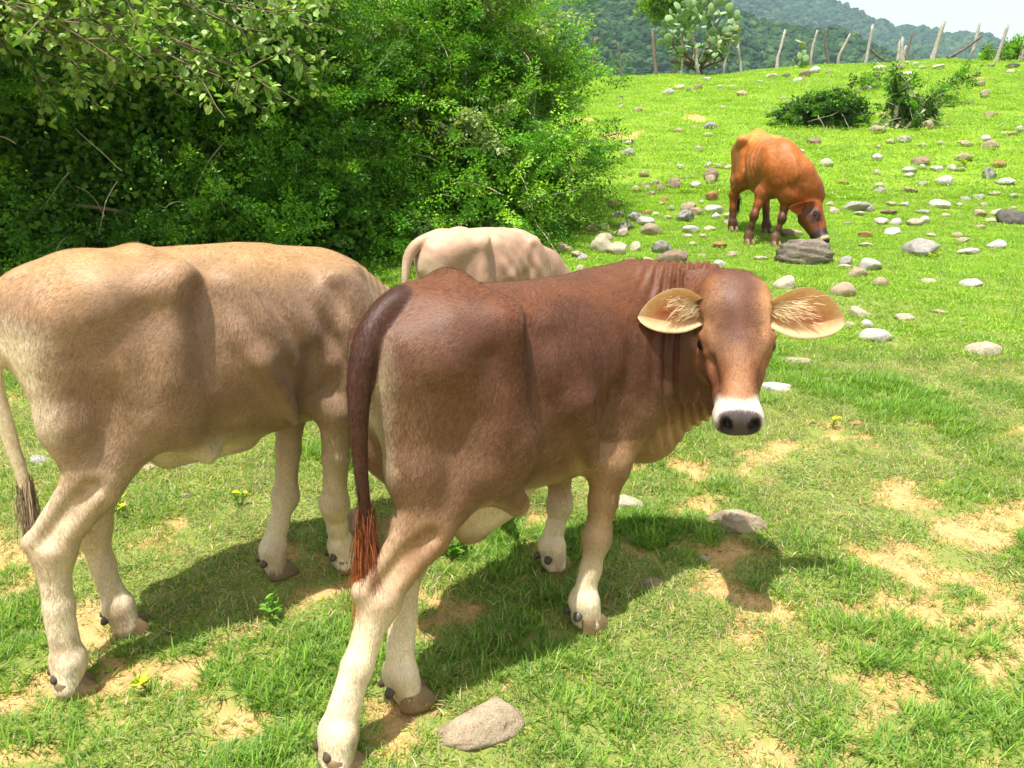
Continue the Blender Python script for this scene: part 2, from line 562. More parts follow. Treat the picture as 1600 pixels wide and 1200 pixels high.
def ear_mesh(L, Wd, fold=0.35, tip_droop=0.02, colors=None, seed=0):
    """ear along +x, opening towards +z (front), its upper edge at +y"""
    nu, nv = 22, 15
    S = np.linspace(0, 1, nu); T = np.linspace(-1, 1, nv)
    s, t = np.meshgrid(S, T, indexing='ij')
    prof = np.where(s < .42, 0.50 + 0.50 * np.sin(np.clip(s / .42, 0, 1) * pi / 2) ** 1.2, np.clip(1 - (np.maximum(s - .42, 0) / .58) ** 2.0, 0, 1) ** .72)
    prof = np.maximum(prof, 0.02)
    hw = Wd / 2 * prof
    curl = fold * (1 - 0.75 * s)
    x = s * L - 0.05 * L * (t * t) * (1 - s)
    y = hw * t * np.cos(curl * 0.9) + 0.012 * np.sin(s * pi)
    z = hw * (t * t - 0.55) * np.sin(curl) * 1.6 - 0.16 * L * s * s
    y = y - tip_droop * s * s
    th = 0.0045 * (1 - 0.45 * np.abs(t) ** 3)
    front = np.stack([x, y, z + th * .5], -1).reshape(-1, 3); back = np.stack([x, y, z - th], -1).reshape(-1, 3)
    V = np.concatenate([front, back]); n = nu * nv
    Q = []
    for i in range(nu - 1):
        for j in range(nv - 1):
            a = i * nv + j
            Q.append((a, a + nv, a + nv + 1, a + 1)); Q.append((n + a, n + a + 1, n + a + nv + 1, n + a + nv))
    for i in range(nu - 1):
        for j, f in ((0, 0), (nv - 1, 1)):
            a = i * nv + j
            q = (a, n + a, n + a + nv, a + nv) if f == 0 else (a, a + nv, n + a + nv, n + a)
            Q.append(q)
    for j in range(nv - 1):
        a = (nu - 1) * nv + j
        Q.append((a, n + a, n + a + 1, a + 1))
    edge, inner, mid, backc = (np.array(c) for c in colors)
    e = np.clip(np.abs(t) ** 2.2 + sstep(s, .8, 1.0), 0, 1)[..., None]
    pinkm = (np.exp(-((t + 0.15) / .30) ** 2) * sstep(s, .18, .4) * (1 - sstep(s, .62, .85)))[..., None]
    cf = mid * (1 - pinkm) + inner * pinkm
    cf = cf * (1 - e) + edge * e
    cb = np.ones_like(cf) * backc
    return V, np.array(Q), np.concatenate([cf.reshape(-1, 3), cb.reshape(-1, 3)])

def ribbons(P0, Dir, Len, Wid, Cols, grav=0.0, seg=4, seed=0, curl=0.0):
    """thin tapering hair ribbons: roots P0, directions, lengths"""
    n = len(P0); r = np.random.default_rng(seed)
    V = []; Cc = []
    d = Dir / np.linalg.norm(Dir, axis=1)[:, None]
    side = np.cross(d, r.normal(size=(n, 3))); side /= np.linalg.norm(side, axis=1)[:, None]
    p = P0.copy()
    for k in range(seg + 1):
        f = k / seg
        w = (Wid * (1 - f) ** 0.7 + 0.0002)[:, None]
        V += [p - side * w * .5, p + side * w * .5]
        Cc += [Cols, Cols]
        d = d + np.array([0, 0, -grav]) + r.normal(size=(n, 3)) * curl
        d /= np.linalg.norm(d, axis=1)[:, None]
        p = p + d * (Len / seg)[:, None]
    V = np.stack(V, 1).reshape(-1, 3); Cc = np.stack(Cc, 1).reshape(-1, Cols.shape[1])
    m = 2 * (seg + 1)
    q = np.array([(2 * k, 2 * k + 1, 2 * k + 3, 2 * k + 2) for k in range(seg)])
    Q = (np.arange(n) * m)[:, None, None] + q[None]
    return V, Q.reshape(-1, 4), Cc

def hoof_mesh():
    """cloven hoof, two claws, toe towards +x, sole at z=0"""
    V = []; Q = []
    for s in (-1, 1):
        base = len(V); rings = []
        for k, (z, sx, sy, cx) in enumerate(((0, .052, .025, .012), (.012, .051, .0255, .010), (.032, .043, .025, .003), (.05, .036, .023, -.004), (.058, .026, .016, -.006))):
            ring = []
            for a in range(14):
                th = 2 * pi * a / 14
                x = cos(th) * sx * (1.15 if cos(th) > 0 else .8) + cx
                y = sin(th) * sy
                if s * sin(th) < 0: y *= 0.75
                y = y * (1 - 0.35 * max(0, cos(th)) ** 2) + s * .024
                ring.append(len(V)); V.append((x, y, z))
            rings.append(ring)
        for r0, r1 in zip(rings[:-1], rings[1:]):
            for a in range(14):
                Q.append((r0[a], r0[(a + 1) % 14], r1[(a + 1) % 14], r1[a]))
        for r0, fl in ((rings[-1], 0), (rings[0], 1)):
            c = len(V); V.append(tuple(np.mean([V[i] for i in r0], 0)))
            for a in range(0, 14, 2):
                q = (r0[a], r0[a + 1], r0[(a + 2) % 14], c)
                Q.append(q if not fl else q[::-1])
    return np.array(V), np.array(Q)
HOOF = make_mesh("hoof", *hoof_mesh(), M_hoof)
def dew_mesh():
    V = []; Q = []
    for k, (x, r) in enumerate(((0, .013), (.007, .0125), (.014, .010), (.018, .005))):
        for a in range(8):
            V.append((x, cos(a * pi / 4) * r, sin(a * pi / 4) * r * 0.85 - .25 * x))
    for k in range(3):
        for a in range(8):
            Q.append((k * 8 + a, k * 8 + (a + 1) % 8, (k + 1) * 8 + (a + 1) % 8, (k + 1) * 8 + a))
    V.append((.019, 0, -.005)); c = len(V) - 1
    for a in range(0, 8, 2): Q.append((24 + a, 24 + a + 1, 24 + (a + 2) % 8, c))
    return np.array(V), np.array(Q)
DEW = make_mesh("dewclaw", *dew_mesh(), M_dew)
def eye_mesh():
    bm = __import__("bmesh").new()
    __import__("bmesh").ops.create_uvsphere(bm, u_segments=20, v_segments=14, radius=1)
    me = bpy.data.meshes.new("eye"); bm.to_mesh(me); bm.free()
    for p in me.polygons: p.use_smooth = True
    me.materials.append(M_eye)
    return me
EYE = eye_mesh()

def place_hooves(root, feet, g=1.0):
    """feet: list of (fetlock, toe, heading) in local coordinates"""
    for fet, toe, hd in feet:
        o = link("hoof", HOOF, root); o.location = toe; o.rotation_euler = (0, 0, radians(hd)); o.scale = (g, g, g)
        for s in (-1, 1):
            d = link("dewclaw", DEW, root)
            b = np.array([cos(radians(hd + 180 + 32 * s)), sin(radians(hd + 180 + 32 * s)), 0])
            d.location = np.asarray(fet) + b * 0.040 * g + np.array([0, 0, -.022 * g])
            d.rotation_euler = (0, radians(20), radians(hd + 180 + 32 * s)); d.scale = (g,) * 3

def local_ground(P, th, a, l, sc=1.0):
    c, s = cos(radians(th)) * sc, sin(radians(th)) * sc
    x = P[0] + a * c - l * s; y = P[1] + a * s + l * c
    CATTLE_FEET_AT.append((x, y))
    return (float(ground_z(x, y)) - P[2]) / sc
def head_coords(V, O, R, s):
    return (V - np.asarray(O)) @ R.T / s
def mixc(c, new, m):
    m = np.clip(m, 0, 1)[:, None]
    return c * (1 - m) + np.array(new)[None, :3] * m
def ellm(V, c, R, soft=0.5):
    q = np.sqrt((((V - np.asarray(c)) / np.asarray(R)) ** 2).sum(1))
    return 1 - sstep(q, 1 - soft, 1 + soft)
def capm(V, A, B, r, soft):
    A = np.asarray(A, float); B = np.asarray(B, float); AB = B - A
    h = np.clip((V - A) @ AB / (AB @ AB), 0, 1)
    d = np.linalg.norm(V - A - h[:, None] * AB, axis=1)
    return 1 - sstep(d, r - soft, r + soft)
# ---- brown calf, walking away to the right and looking back at the camera
def build_brown_calf():
    P = np.array([0.158, 2.134, 0.262]); TH = 36
    F = Field()
    #          x    ztop  zbot   hw    yoff   frac
    F.loft([(-.645, .80, .70, .030, -.055, .5),
            (-.60, .880, .60, .085, -.055, .62),
            (-.52, .932, .51, .128, -.050, .64),
            (-.42, .955, .46, .158, -.040, .66),
            (-.32, .947, .41, .188, -.025, .62),
            (-.22, .942, .392, .202, -.010, .57),
            (-.06, .942, .380, .203, 0, .55),
            (.08, .952, .395, .182, 0, .53),
            (.17, .958, .400, .165, -.01, .50),
            (.26, .945, .410, .135, -.03, .50),
            (.33, .900, .45, .095, -.06, .50),
            (.38, .78, .55, .040, -.07, .50)], n_top=1.95, n_bot=2.1)
    up = (0, 0, 1)
    # neck bends back to the near side
    F.cap((.16, -.02, .715), (.33, -.13, .735), .205, .180, .07, up=up, flat=.56)
    F.cap((.33, -.13, .745), (.36, -.21, .79), .165, .130, .07, up=up, flat=.60)
    F.cap((.36, -.21, .80), (.325, -.255, .845), .115, .085, .06)
    F.cap((.22, -.02, .93), (.34, -.17, .930), .030, .035, .06)                  # crest
    F.cap((.27, -.05, .50), (.34, -.19, .60), .070, .045, .06)                  # dewlap
    F.ell((.255, -.04, .465), (.08, .09, .075), .06)                              # brisket
    for s in (-1, 1):
        py = -.035
        F.ell((-.335, py + .140 * s, .866), (.045, .028, .032), .06)              # hook bone
        F.cap((-.345, py + .135 * s, .872), (-.40, py + .03 * s, .950), .018, .025, .06)
        F.cap((-.35, py + .135 * s, .85), (-.50, py + .115 * s, .79), .045, .06, .07)
        F.cap((-.50, py + .105 * s, .80), (-.60, py - .01 + .070 * s, .835), .055, .03, .06)   # pin bone
        F.ell((-.245, .212 * s, .845), (.055, .030, .035), .08, 's')              # flank hollow
        F.ell((-.375, py + .205 * s, .715), (.045, .040, .10), .07, 's', rot=frame((1, 0, .5), (0, 0, 1)))
    relief(F, 0, -.035, 1.0)
    fz = lambda a, l: local_ground(P, TH, a, l)
    t_hr = (-.815, -.195, fz(-.815, -.195)); f_hr = (-.803, -.19, t_hr[2] + .085)
    t_hl = (-.590, -.115, fz(-.590, -.115)); f_hl = (-.605, -.110, t_hl[2] + .085)
    t_fr = (-.045, -.145, fz(-.045, -.145)); f_fr = (-.052, -.142, t_fr[2] + .085)
    t_fl = (.060, .132, fz(.060, .132)); f_fl = (.052, .130, t_fl[2] + .085)
    hind_leg(F, (-.475, -.098, .79), (-.375, -.170, .575), (-.675, -.160, .275), f_hr, 0.98, (-.095, .082))
    hind_leg(F, (-.475, .005, .79), (-.345, .090, .575), (-.545, -.055, .295), f_hl, 0.96, (-.085, .070))
    fore_leg(F, (.095, -.112, .64), (.030, -.138, .445), (-.008, -.140, .240), f_fr, 0.97)
    fore_leg(F, (.11, .112, .64), (.070, .130, .435), (.078, .125, .230), f_fl, 0.94)
    for f, t in ((f_hr, t_hr), (f_hl, t_hl), (f_fr, t_fr), (f_fl, t_fl)): pastern(F, f, t, .97)
    F.cap((-.42, -.185, .52), (-.28, -.14, .40), .035, .03, .05)                     # flank fold
    # navel sheath
    F.cap((-.36, -.01, .385), (-.18, 0, .365), .05, .04, .05, up=up, flat=.5)
    F.cap((-.31, -.01, .36), (-.335, -.01, .305), .046, .028, .05, up=(1, 0, 0), flat=.5)
    F.cap((-.22, -.01, .36), (-.33, -.01, .315), .036, .024, .06)
    # tail, raised at the root, falls beside the near thigh
    TAIL = [(-.47, -.045, .925, .036), (-.545, -.060, .925, .036), (-.620, -.085, .885, .033), (-.668, -.110, .82, .028), (-.690, -.125, .74, .021),
            (-.700, -.135, .64, .0145), (-.698, -.145, .53, .0115), (-.693, -.15, .43, .009)]
    tp = np.array(TAIL); tt = np.linspace(0, len(tp) - 1, 40)
    tw = np.stack([np.interp(tt, np.arange(len(tp)), tp[:, j]) for j in range(4)], 1)
    for _ in range(16): tw[1:-1] = .5 * tw[1:-1] + .25 * (tw[:-2] + tw[2:])
    TAIL = [tuple(v) for v in tw]
    F.chain(TAIL, k=.012)
    # head
    HO = np.array([.335, -.290, .930]); HR = frame((-.165, -.170, -.305), (-.60, -.62, .50)); HS = 1.0
    W = head_field(F, HO, HR, HS, 1.0)
    V, Q = surface_net(F, (-.93, -.60, -.20), (.52, .27, 1.02), 0.0055, 3)
    N = vert_normals(V, Q)
    H = head_coords(V, HO, HR, HS)
    FH = Field(); head_field(FH, HO, HR, HS, 1.0); DH = FH.eval(V)
    x, y, z = V.T
    nearhead = (H[:, 0] > -.06) & (np.abs(H[:, 1]) < .14) & (H[:, 2] > -.215) & (H[:, 2] < .10) & (y < -.16) & (z > .52) & (x > .05)
    # neck folds run from the crest down to the chest; ribs slope back
    fold_m = ellm(V, (.31, -.15, .74), (.16, .17, .27), .45) * (~nearhead)
    ph = (y * 1.0 - x * 0.55 - (z - .74) * (0.06) + 0.018 * fbm(x * 9, y * 9, z * 5, 4)) 
    disp = fold_m * (0.0068 * np.sin(ph * 2 * pi / 0.027) * (.5 + vnoise(x * 14, y * 14, z * 6, 8)) - .001)
    rib_m = ellm(V, (-.10, -.2, .62), (.17, .2, .2), .5) * (y < 0)
    disp += rib_m * 0.0018 * np.sin((x + z * 0.35) * 2 * pi / 0.085)
    disp += (fbm(x * 9, y * 9, z * 9, 11, 3) - .5) * 0.006
    V = V + N * disp[:, None]
    # ---------------- coat pattern (in the animal's own coordinates)
    dark = srgb(86, 54, 38); red = srgb(108, 66, 42); taupe = srgb(118, 88, 66); cream = srgb(224, 206, 174); pale = srgb(162, 128, 94)
    c = np.tile(np.array(dark), (len(V), 1))
    nz = fbm(x * 7, y * 7, z * 7, 21, 4) - .5
    c = mixc(c, red, sstep(z + nz * .2, .80, .95))
    c = mixc(c, taupe, (1 - sstep(z + nz * .2, .48, .72)) * .85)
    c = mixc(c, taupe, ellm(V, (-.56, -.14, .60), (.16, .14, .22), .6) * .75)
    ham = sstep(-x + nz * .10, .605, .675) * (1 - sstep(z + nz * .15, .72, .85))
    c = mixc(c, cream, ham * .95)
    c = mixc(c, pale, (1 - sstep(z + nz * .12 + .5 * np.minimum(x + .55, 0), .34, .50)) * .8)
    c = mixc(c, cream, (1 - sstep(z + nz * .12 + .25 * np.where(x < -.3, x + .62, .02), .16, .36)) * 0.9)
    c = mixc(c, pale, capm(V, (.03, -.14, .50), (-.02, -.137, .25), .10, .05) * (z < .52) * .6)
    c = mixc(c, taupe, capm(V, (.0, -.14, .47), (-.02, -.137, .27), .09, .03) * (z < .46) * sstep(x + .02, .0, .04) * .5)
    c = mixc(c, cream, ellm(V, (-.26, 0, .36), (.16, .14, .07), .5) * .8)
    c = mixc(c, pale, ellm(V, (.33, -.12, .46), (.15, .16, .12), .5) * .8)
    c = mixc(c, srgb(196, 170, 132), sstep(-N[:, 2], .5, .9) * (z < .55) * .6)
    c = mixc(c, cream, ellm(V, (-.612, -.115, .80), (.030, .04, .055), .4) * .9)
    TA = np.array(TAIL)
    td = np.full(len(V), 9.0)
    for p, q in zip(TA[6:-1], TA[7:]):
        AB = q[:3] - p[:3]; h = np.clip((V - p[:3]) @ AB / (AB @ AB), 0, 1)
        td = np.minimum(td, np.linalg.norm(V - p[:3] - h[:, None] * AB, axis=1) - (p[3] + (q[3] - p[3]) * h))
    c = mixc(c, srgb(66, 38, 27), 1 - sstep(td, .007, .013))
    dirt = (1 - sstep(z - np.where(x < -.3, -.06, 0), .02, .16)) * sstep(fbm(x * 22, y * 22, z * 14, 61, 3), .48, .62)
    c = mixc(c, srgb(150, 116, 80), dirt * .6)
    # head
    hx, hy, hz = H.T; ay = np.abs(hy)
    hn = fbm(hx * 16, hy * 16, hz * 16, 41, 4) - .5
    hc = np.tile(np.array(srgb(156, 112, 80)), (len(V), 1))
    hc = mixc(hc, srgb(190, 142, 100), sstep(ay + hn * .03, .035, .095) * (1 - sstep(hx, .12, .18)))
    blaze = (1 - sstep(ay + hn * .05, .012, .085)) * (1 - sstep(hx + hn * .06, .17, .26)) * sstep(hz, -.14, -.05)
    hc = mixc(hc, srgb(96, 64, 50), blaze * .92)
    hc = mixc(hc, srgb(172, 114, 66), sstep(ay, .045, .08) * (1 - sstep(hx + hn * .05, .01, .07)))
    hc = mixc(hc, srgb(118, 72, 46), sstep(hx, .18, .24) * (1 - sstep(hx, .29, .31)) * sstep(ay + hn * .03, .015, .05))
    hc = mixc(hc, srgb(120, 76, 54), sstep(hx, .10, .14) * (1 - sstep(hx, .20, .24)) * sstep(ay + hn * .02, .06, .085) * .7)
    hc = mixc(hc, srgb(168, 132, 94), (1 - sstep(hz, -.17, -.12)) * .7)
    rim = np.hypot((hx - .152) / 1.5, (hz + .066) * 1.2)
    hc = mixc(hc, srgb(60, 36, 28), (1 - sstep(rim, .012, .020)) * (ay > .06))
    hc = mixc(hc, srgb(96, 58, 44), capm(H, (.172, -.086, -.074), (.25, -.060, -.088), .007, .005) * .9)
    muz = sstep(hx - .10 * (hz + .07) + hn * .035 - .012 * np.cos(hy * 40), .296, .326)
    hc = mixc(hc, srgb(206, 198, 184), muz)
    nose = sstep(hx + .5 * (hz + .06), .366, .376) * (1 - sstep(ay, .048, .060)) * sstep(hz, -.118, -.104)
    hc = mixc(hc, srgb(80, 70, 72), nose)
    for sgn in (-1, 1):
        hc = mixc(hc, srgb(26, 20, 20), ellm(H, (.386, .034 * sgn, -.052), (.024, .017, .020), .25))
    hm = nearhead * (1 - sstep(DH, .001, .022)) * sstep(hx + np.minimum(hz + .15, 0) * .5, -.055, .0)
    c = c * (1 - hm[:, None]) + hc * hm[:, None]
    root = empty("calf", P, radians(TH))
    tag(root, "dark brown calf with white muzzle, head turned to face the viewer", "calf")
    body = link("body", make_mesh("body", V, Q, M_coat, True, c), root)
    place_hooves(root, [(f_hr, t_hr, 4), (f_hl, t_hl, -8), (f_fr, t_fr, -6), (f_fl, t_fl, 4)])
    for s in (-1, 1):
        e = link("eye", EYE, root); e.location = W((.153, .0815 * s, -.065)); e.scale = (.0200,) * 3
    # ears
    cols = (srgb(240, 214, 168), srgb(206, 112, 76), srgb(228, 176, 122), srgb(160, 108, 72))
    for s in (-1, 1):
        Ve, Qe, Ce = ear_mesh(.205, .145, .60, .010, cols)
        # local ear axes: x outwards, z towards the face normal, y up the poll
        ex = nrm(HR[1] * s * 1.0 + HR[2] * (.05 if s > 0 else .70) + np.array([0, 0, -.10 if s > 0 else -.42]))
        ez = nrm(HR[2] * .75 + HR[0] * .55); ey = np.cross(ez, ex)
        if ey[2] < 0: Ve = Ve * [1, -1, 1]; Qe = Qe[:, ::-1]; ey = np.cross(ez, ex)
        base = W((.068, .082 * s, -.042))
        if np.linalg.det(np.stack([ex, ey, ez])) < 0: Qe = Qe[:, ::-1]
        Vw = base + Ve @ np.stack([ex, ey, ez])
        ear = link("ear", make_mesh("ear", Vw, Qe, M_ear, True, Ce), root)
        # long hairs in the ear
        n = 420; r = np.random.default_rng(5 + s)
        si = r.uniform(-.06, .58, n) * r.uniform(.3, 1, n); ti = r.normal(.35, .28, n).clip(-.75, .8) 
        base_l = np.stack([si * .205, .5 * .148 * ti * np.minimum(1, .35 + si * 1.6), np.full(n, -.006)], 1)
        if ey[2] < 0: base_l[:, 1] *= -1
        d = np.stack([.8 + 0 * si, r.normal(0, .3, n), .35 + .2 * r.random(n)], 1)
        Vh, Qh, Ch = ribbons(base + base_l @ np.stack([ex, ey, ez]), d @ np.stack([ex, ey, ez]), r.uniform(.025, .055, n), np.full(n, .0010),
                             np.tile(srgb(244, 222, 180), (n, 1)) * r.uniform(.75, 1.15, (n, 1)), .06, 3, 3, .08)
        link("ear_hair", make_mesh("ear_hair", Vh, Qh, M_strand, True, Ch), ear)
    # tail tuft
    n = 1800; r = np.random.default_rng(9)
    p0 = np.stack([-.695 + r.normal(0, .009, n), -.148 + r.normal(0, .007, n), .50 - r.random(n) ** .8 * .14], 1)
    d = np.stack([r.normal(-.04, .13, n), r.normal(0, .12, n), -np.ones(n)], 1)
    Vh, Qh, Ch = ribbons(p0, d, r.uniform(.08, .21, n), np.full(n, .0017), (np.array(srgb(110, 58, 36))[None] * sstep(p0[:, 2:3], .42, .48) + np.array(srgb(160, 92, 46))[None] * (1 - sstep(p0[:, 2:3], .42, .48))) * r.uniform(.55, 1.4, (n, 1)), .12, 5, 4, .06)
    link("tail_tuft", make_mesh("tail_tuft", Vh, Qh, M_strand, True, Ch), root)
    return root, V, Q, vert_normals(V, Q), c, H, hm, HR
BROWN = build_brown_calf()
# ---- short coat hair on the two near calves: one small blade per hair, lying along the flow of the coat
def coat_hair(name, V, Q, N, c, count, flow, length, parent, width=0.0010, seed=1, lift=.10):
    r = np.random.default_rng(seed)
    A = 0.5 * np.linalg.norm(np.cross(V[Q[:, 2]] - V[Q[:, 0]], V[Q[:, 3]] - V[Q[:, 1]]), axis=1)
    f = np.searchsorted(np.cumsum(A), r.random(count) * A.sum()).clip(0, len(Q) - 1)
    u, v = r.random((2, count, 1))
    def bil(X):
        q = Q[f]
        return (1 - u) * (1 - v) * X[q[:, 0]] + u * (1 - v) * X[q[:, 1]] + u * v * X[q[:, 2]] + (1 - u) * v * X[q[:, 3]]
    p = bil(V); n = bil(N); n /= np.linalg.norm(n, axis=1)[:, None]; col = bil(c)
    d = bil(flow) + r.normal(0, .22, (count, 3))
    d -= (d * n).sum(1)[:, None] * n
    d /= np.linalg.norm(d, axis=1)[:, None] + 1e-9
    side = np.cross(n, d)
    L = bil(length[:, None])[:, 0] * r.uniform(.6, 1.3, count)
    t = d + n * (lift * r.uniform(.5, 1.6, count))[:, None]
    tip = p + t * L[:, None]
    w = width * r.uniform(.7, 1.3, count)[:, None]
    VV = np.stack([p - n * .0006 + side * w * .5, p - n * .0006 - side * w * .5, tip], 1).reshape(-1, 3)
    F = np.arange(3 * count).reshape(-1, 3)
    pn = fbm(p[:, 0] * 45, p[:, 1] * 45, p[:, 2] * 20, seed, 2)[:, None]
    k = r.uniform(.66, 1.34, (count, 1)) * (.70 + .60 * pn)
    C0 = col * k
    CC = np.stack([C0 * .9, C0 * .9, C0 * 1.12], 1).reshape(-1, 3)
    me = make_mesh(name, VV, F, M_fur, True, CC)
    nn = n + d * .18; nn /= np.linalg.norm(nn, axis=1)[:, None]
    me.normals_split_custom_set_from_vertices(np.repeat(nn, 3, axis=0))
    o = link(name, me, parent)
    o["kind"] = "stuff"
    return o
def _furmat():
    t = NT("coat_fur")
    s = t.bsdf(t.attr("tint"), .46, None, .32)
    return t.done(s)
M_fur = _furmat()
def body_flow(V, N, legz=.42):
    f = np.tile(np.array([-.75, 0, -.55]), (len(V), 1))
    leg = (1 - sstep(V[:, 2], legz - .10, legz + .10))[:, None]
    f = f * (1 - leg) + np.array([-.1, 0, -1.0]) * leg
    w = np.stack([fbm(V[:, 0] * 6, V[:, 1] * 6, V[:, 2] * 6, s, 2) - .5 for s in (31, 32, 33)], 1)
    return f + w * 1.9
_root, _V, _Q, _N, _c, _H, _hm, _HR = BROWN
_fl = body_flow(_V, _N)
_rad = np.stack([_H[:, 0] - .135, _H[:, 1] * 1.2, np.zeros(len(_V))], 1) @ _HR
_fl = _fl * (1 - _hm[:, None]) + _rad / (np.linalg.norm(_rad, axis=1)[:, None] + .01) * _hm[:, None]
_len = .0150 - .004 * _hm - .003 * (1 - sstep(_V[:, 2], .1, .4))
coat_hair("coat_hair", _V, _Q, _N, _c, 260000, _fl, _len, _root)
# ---- two slim pale calves (same build, own pose, size and colour)
def build_slim_calf(P, TH, label, pal, feet, knees, hocks, trunk_dy, head, neck, voxel, fur, seed, tail, gaunt=1.0, sheath=True, sc=1.0):
    P = np.array(P, float)
    F = Field(); up = (0, 0, 1); r0 = trunk_dy
    F.loft([(-.700, .83, .74, .030, r0, .5),
            (-.655, .915, .64, .090, r0, .62),
            (-.57, .965, .57, .132, r0 * .95, .66),
            (-.46, 1.000, .52, .160, r0 * .8, .66),
            (-.36, 1.006, .475, .178, r0 * .6, .62),
            (-.26, 1.010, .462, .192, r0 * .4, .56),
            (-.12, 1.012, .468, .198, r0 * .2, .52),
            (.02, 1.000, .485, .184, 0, .52),
            (.12, .985, .490, .170, 0, .52),
            (.22, .925, .490, .138, 0, .52),
            (.30, .835, .510, .100, 0, .50),
            (.36, .76, .60, .040, 0, .50)], n_top=1.85, n_bot=2.1)
    F.chain(neck, k=.06, up=up)
    F.ell((.25, 0, .53), (.07, .085, .06), .06)
    for s in (-1, 1):
        py = r0 * .7
        F.ell((-.325, py + .142 * s, .935), (.042, .026, .030), .05)
        F.cap((-.335, py + .135 * s, .935), (-.40, py + .03 * s, .985), .016, .022, .05)
        F.cap((-.34, py + .135 * s, .92), (-.52, py + .118 * s, .86), .038, .055, .06)
        F.cap((-.52, py + .105 * s, .87), (-.65, py + .065 * s, .885), .055, .028, .05)
        F.ell((-.240, .4 * py + .215 * s, .890), (.055 * gaunt, .034, .045), .075, 's', rot=frame((1, 0, -.5), (0, 0, 1)))
        F.ell((-.42, py + .205 * s, .83), (.10, .024, .034), .08, 's', rot=frame((1, 0, .25), (0, 0, 1)))
        F.ell((-.33, py + .215 * s, .70), (.035, .026, .13), .08, 's')
        F.ell((.13, .145 * s, .80), (.07, .030, .14), .06, rot=frame((1, 0, .4), (0, 0, 1)))
    relief(F, .06, r0 * .7, 1.0, 1.15)
    (hr, hl, fr, fl) = feet
    T = [(a, l, local_ground(P, TH, a, l, sc)) for a, l in feet]
    K = [(t[0] + dx, t[1] + dy, t[2] + .085) for t, (dx, dy) in zip(T, ((.010, .004), (-.012, .004), (-.006, .003), (-.006, 0)))]
    hind_leg(F, (-.53, r0 - .055, .855), (-.395, -.165, .640), hocks[0], K[0], 0.97, (-.095, .080))
    hind_leg(F, (-.53, r0 + .055, .855), (-.38, .080, .640), hocks[1], K[1], 0.95, (-.090, .072))
    fore_leg(F, (.14, -.105, .70), (.075, -.130, .535), knees[0], K[2], .96)
    fore_leg(F, (.12, .100, .70), (.010, .085, .52), knees[1], K[3], .94)
    for f, t in zip(K, T): pastern(F, f, t, .95)
    F.cap((-.41, -.185, .60), (-.29, -.13, .475), .030, .03, .05)
    if sheath: F.cap((-.36, 0, .455), (-.16, 0, .450), .05, .03, .05, up=up, flat=.5)
    tp = np.array(tail); tt = np.linspace(0, len(tp) - 1, 36)
    tw = np.stack([np.interp(tt, np.arange(len(tp)), tp[:, j]) for j in range(4)], 1)
    for _ in range(14): tw[1:-1] = .5 * tw[1:-1] + .25 * (tw[:-2] + tw[2:])
    F.chain([tuple(v) for v in tw], k=.012)
    HO, HR, HS = head
    HO = np.array(HO)
    W = head_field(F, HO, HR, HS, 1.0)
    lo = np.minimum(np.minimum((-.86, -.34, -.22), np.array(T).min(0) - .12), HO - .3); hi = np.maximum((.45, .28, 1.08), HO + .35)
    V, Q = surface_net(F, lo, hi, voxel, 3)
    N = vert_normals(V, Q); x, y, z = V.T
    rib_m = ellm(V, (-.05, 0, .76), (.20, .4, .20), .5)
    disp = rib_m * 0.0060 * np.sin((x * .9 + z * 0.55) * 2 * pi / 0.085 + 1.0 + fbm(x * 4, y * 4, z * 4, seed, 2) * 1.5)
    disp += ellm(V, (.27, 0, .74), (.10, .3, .2), .5) * .0025 * np.sin((x - z * .3) * 2 * pi / .03)
    disp += (fbm(x * 8, y * 8, z * 8, seed + 1, 3) - .5) * 0.009
    V = V + N * disp[:, None]
    back, side, low, legc, ham = pal
    nz = fbm(x * 7, y * 7, z * 7, seed + 2, 4) - .5
    c = np.tile(np.array(side), (len(V), 1))
    c = mixc(c, back, sstep(z + nz * .2, .86, 1.0))
    c = mixc(c, low, (1 - sstep(z + nz * .2, .50, .68)) * .8)
    c = mixc(c, ham, sstep(-x + nz * .12, .60, .70) * (1 - sstep(z + nz * .12, .80, .90)))
    c = mixc(c, legc, (1 - sstep(z + nz * .12, .33, .56)) * .9)
    c = mixc(c, ham, (1 - sstep(z + nz * .12, .10, .35)) * .7)
    c = mixc(c, ham, ellm(V, (-.30, -.02, .46), (.16, .2, .06), .5) * .8)
    dirt = (1 - sstep(z, .02, .16)) * sstep(fbm(x * 22, y * 22, z * 14, seed + 6, 3), .48, .62)
    c = mixc(c, srgb(150, 116, 80), dirt * .6)
    H = head_coords(V, HO, HR, HS); FH = Field(); head_field(FH, HO, HR, HS); DH = FH.eval(V)
    hx, hy, hz = H.T
    hm = 1 - sstep(DH, .001, .02)
    hc = np.tile(np.array(side), (len(V), 1))
    hc = mixc(hc, back, (1 - sstep(np.abs(hy) + nz * .05, .02, .08)) * (1 - sstep(hx, .15, .25)))
    hc = mixc(hc, srgb(206, 198, 184), sstep(hx, .312, .328))
    hc = mixc(hc, srgb(70, 62, 62), sstep(hx + .5 * (hz + .06), .366, .376) * (1 - sstep(np.abs(hy), .048, .06)))
    c = c * (1 - hm[:, None]) + hc * hm[:, None]
    root = empty("calf", P, radians(TH))
    tag(root, label, "calf")
    root.scale = (sc, sc, sc)
    link("body", make_mesh("body", V, Q, M_coat, True, c), root)
    place_hooves(root, [(K[i], T[i], h) for i, h in enumerate((4, -4, 0, 0))], .95)
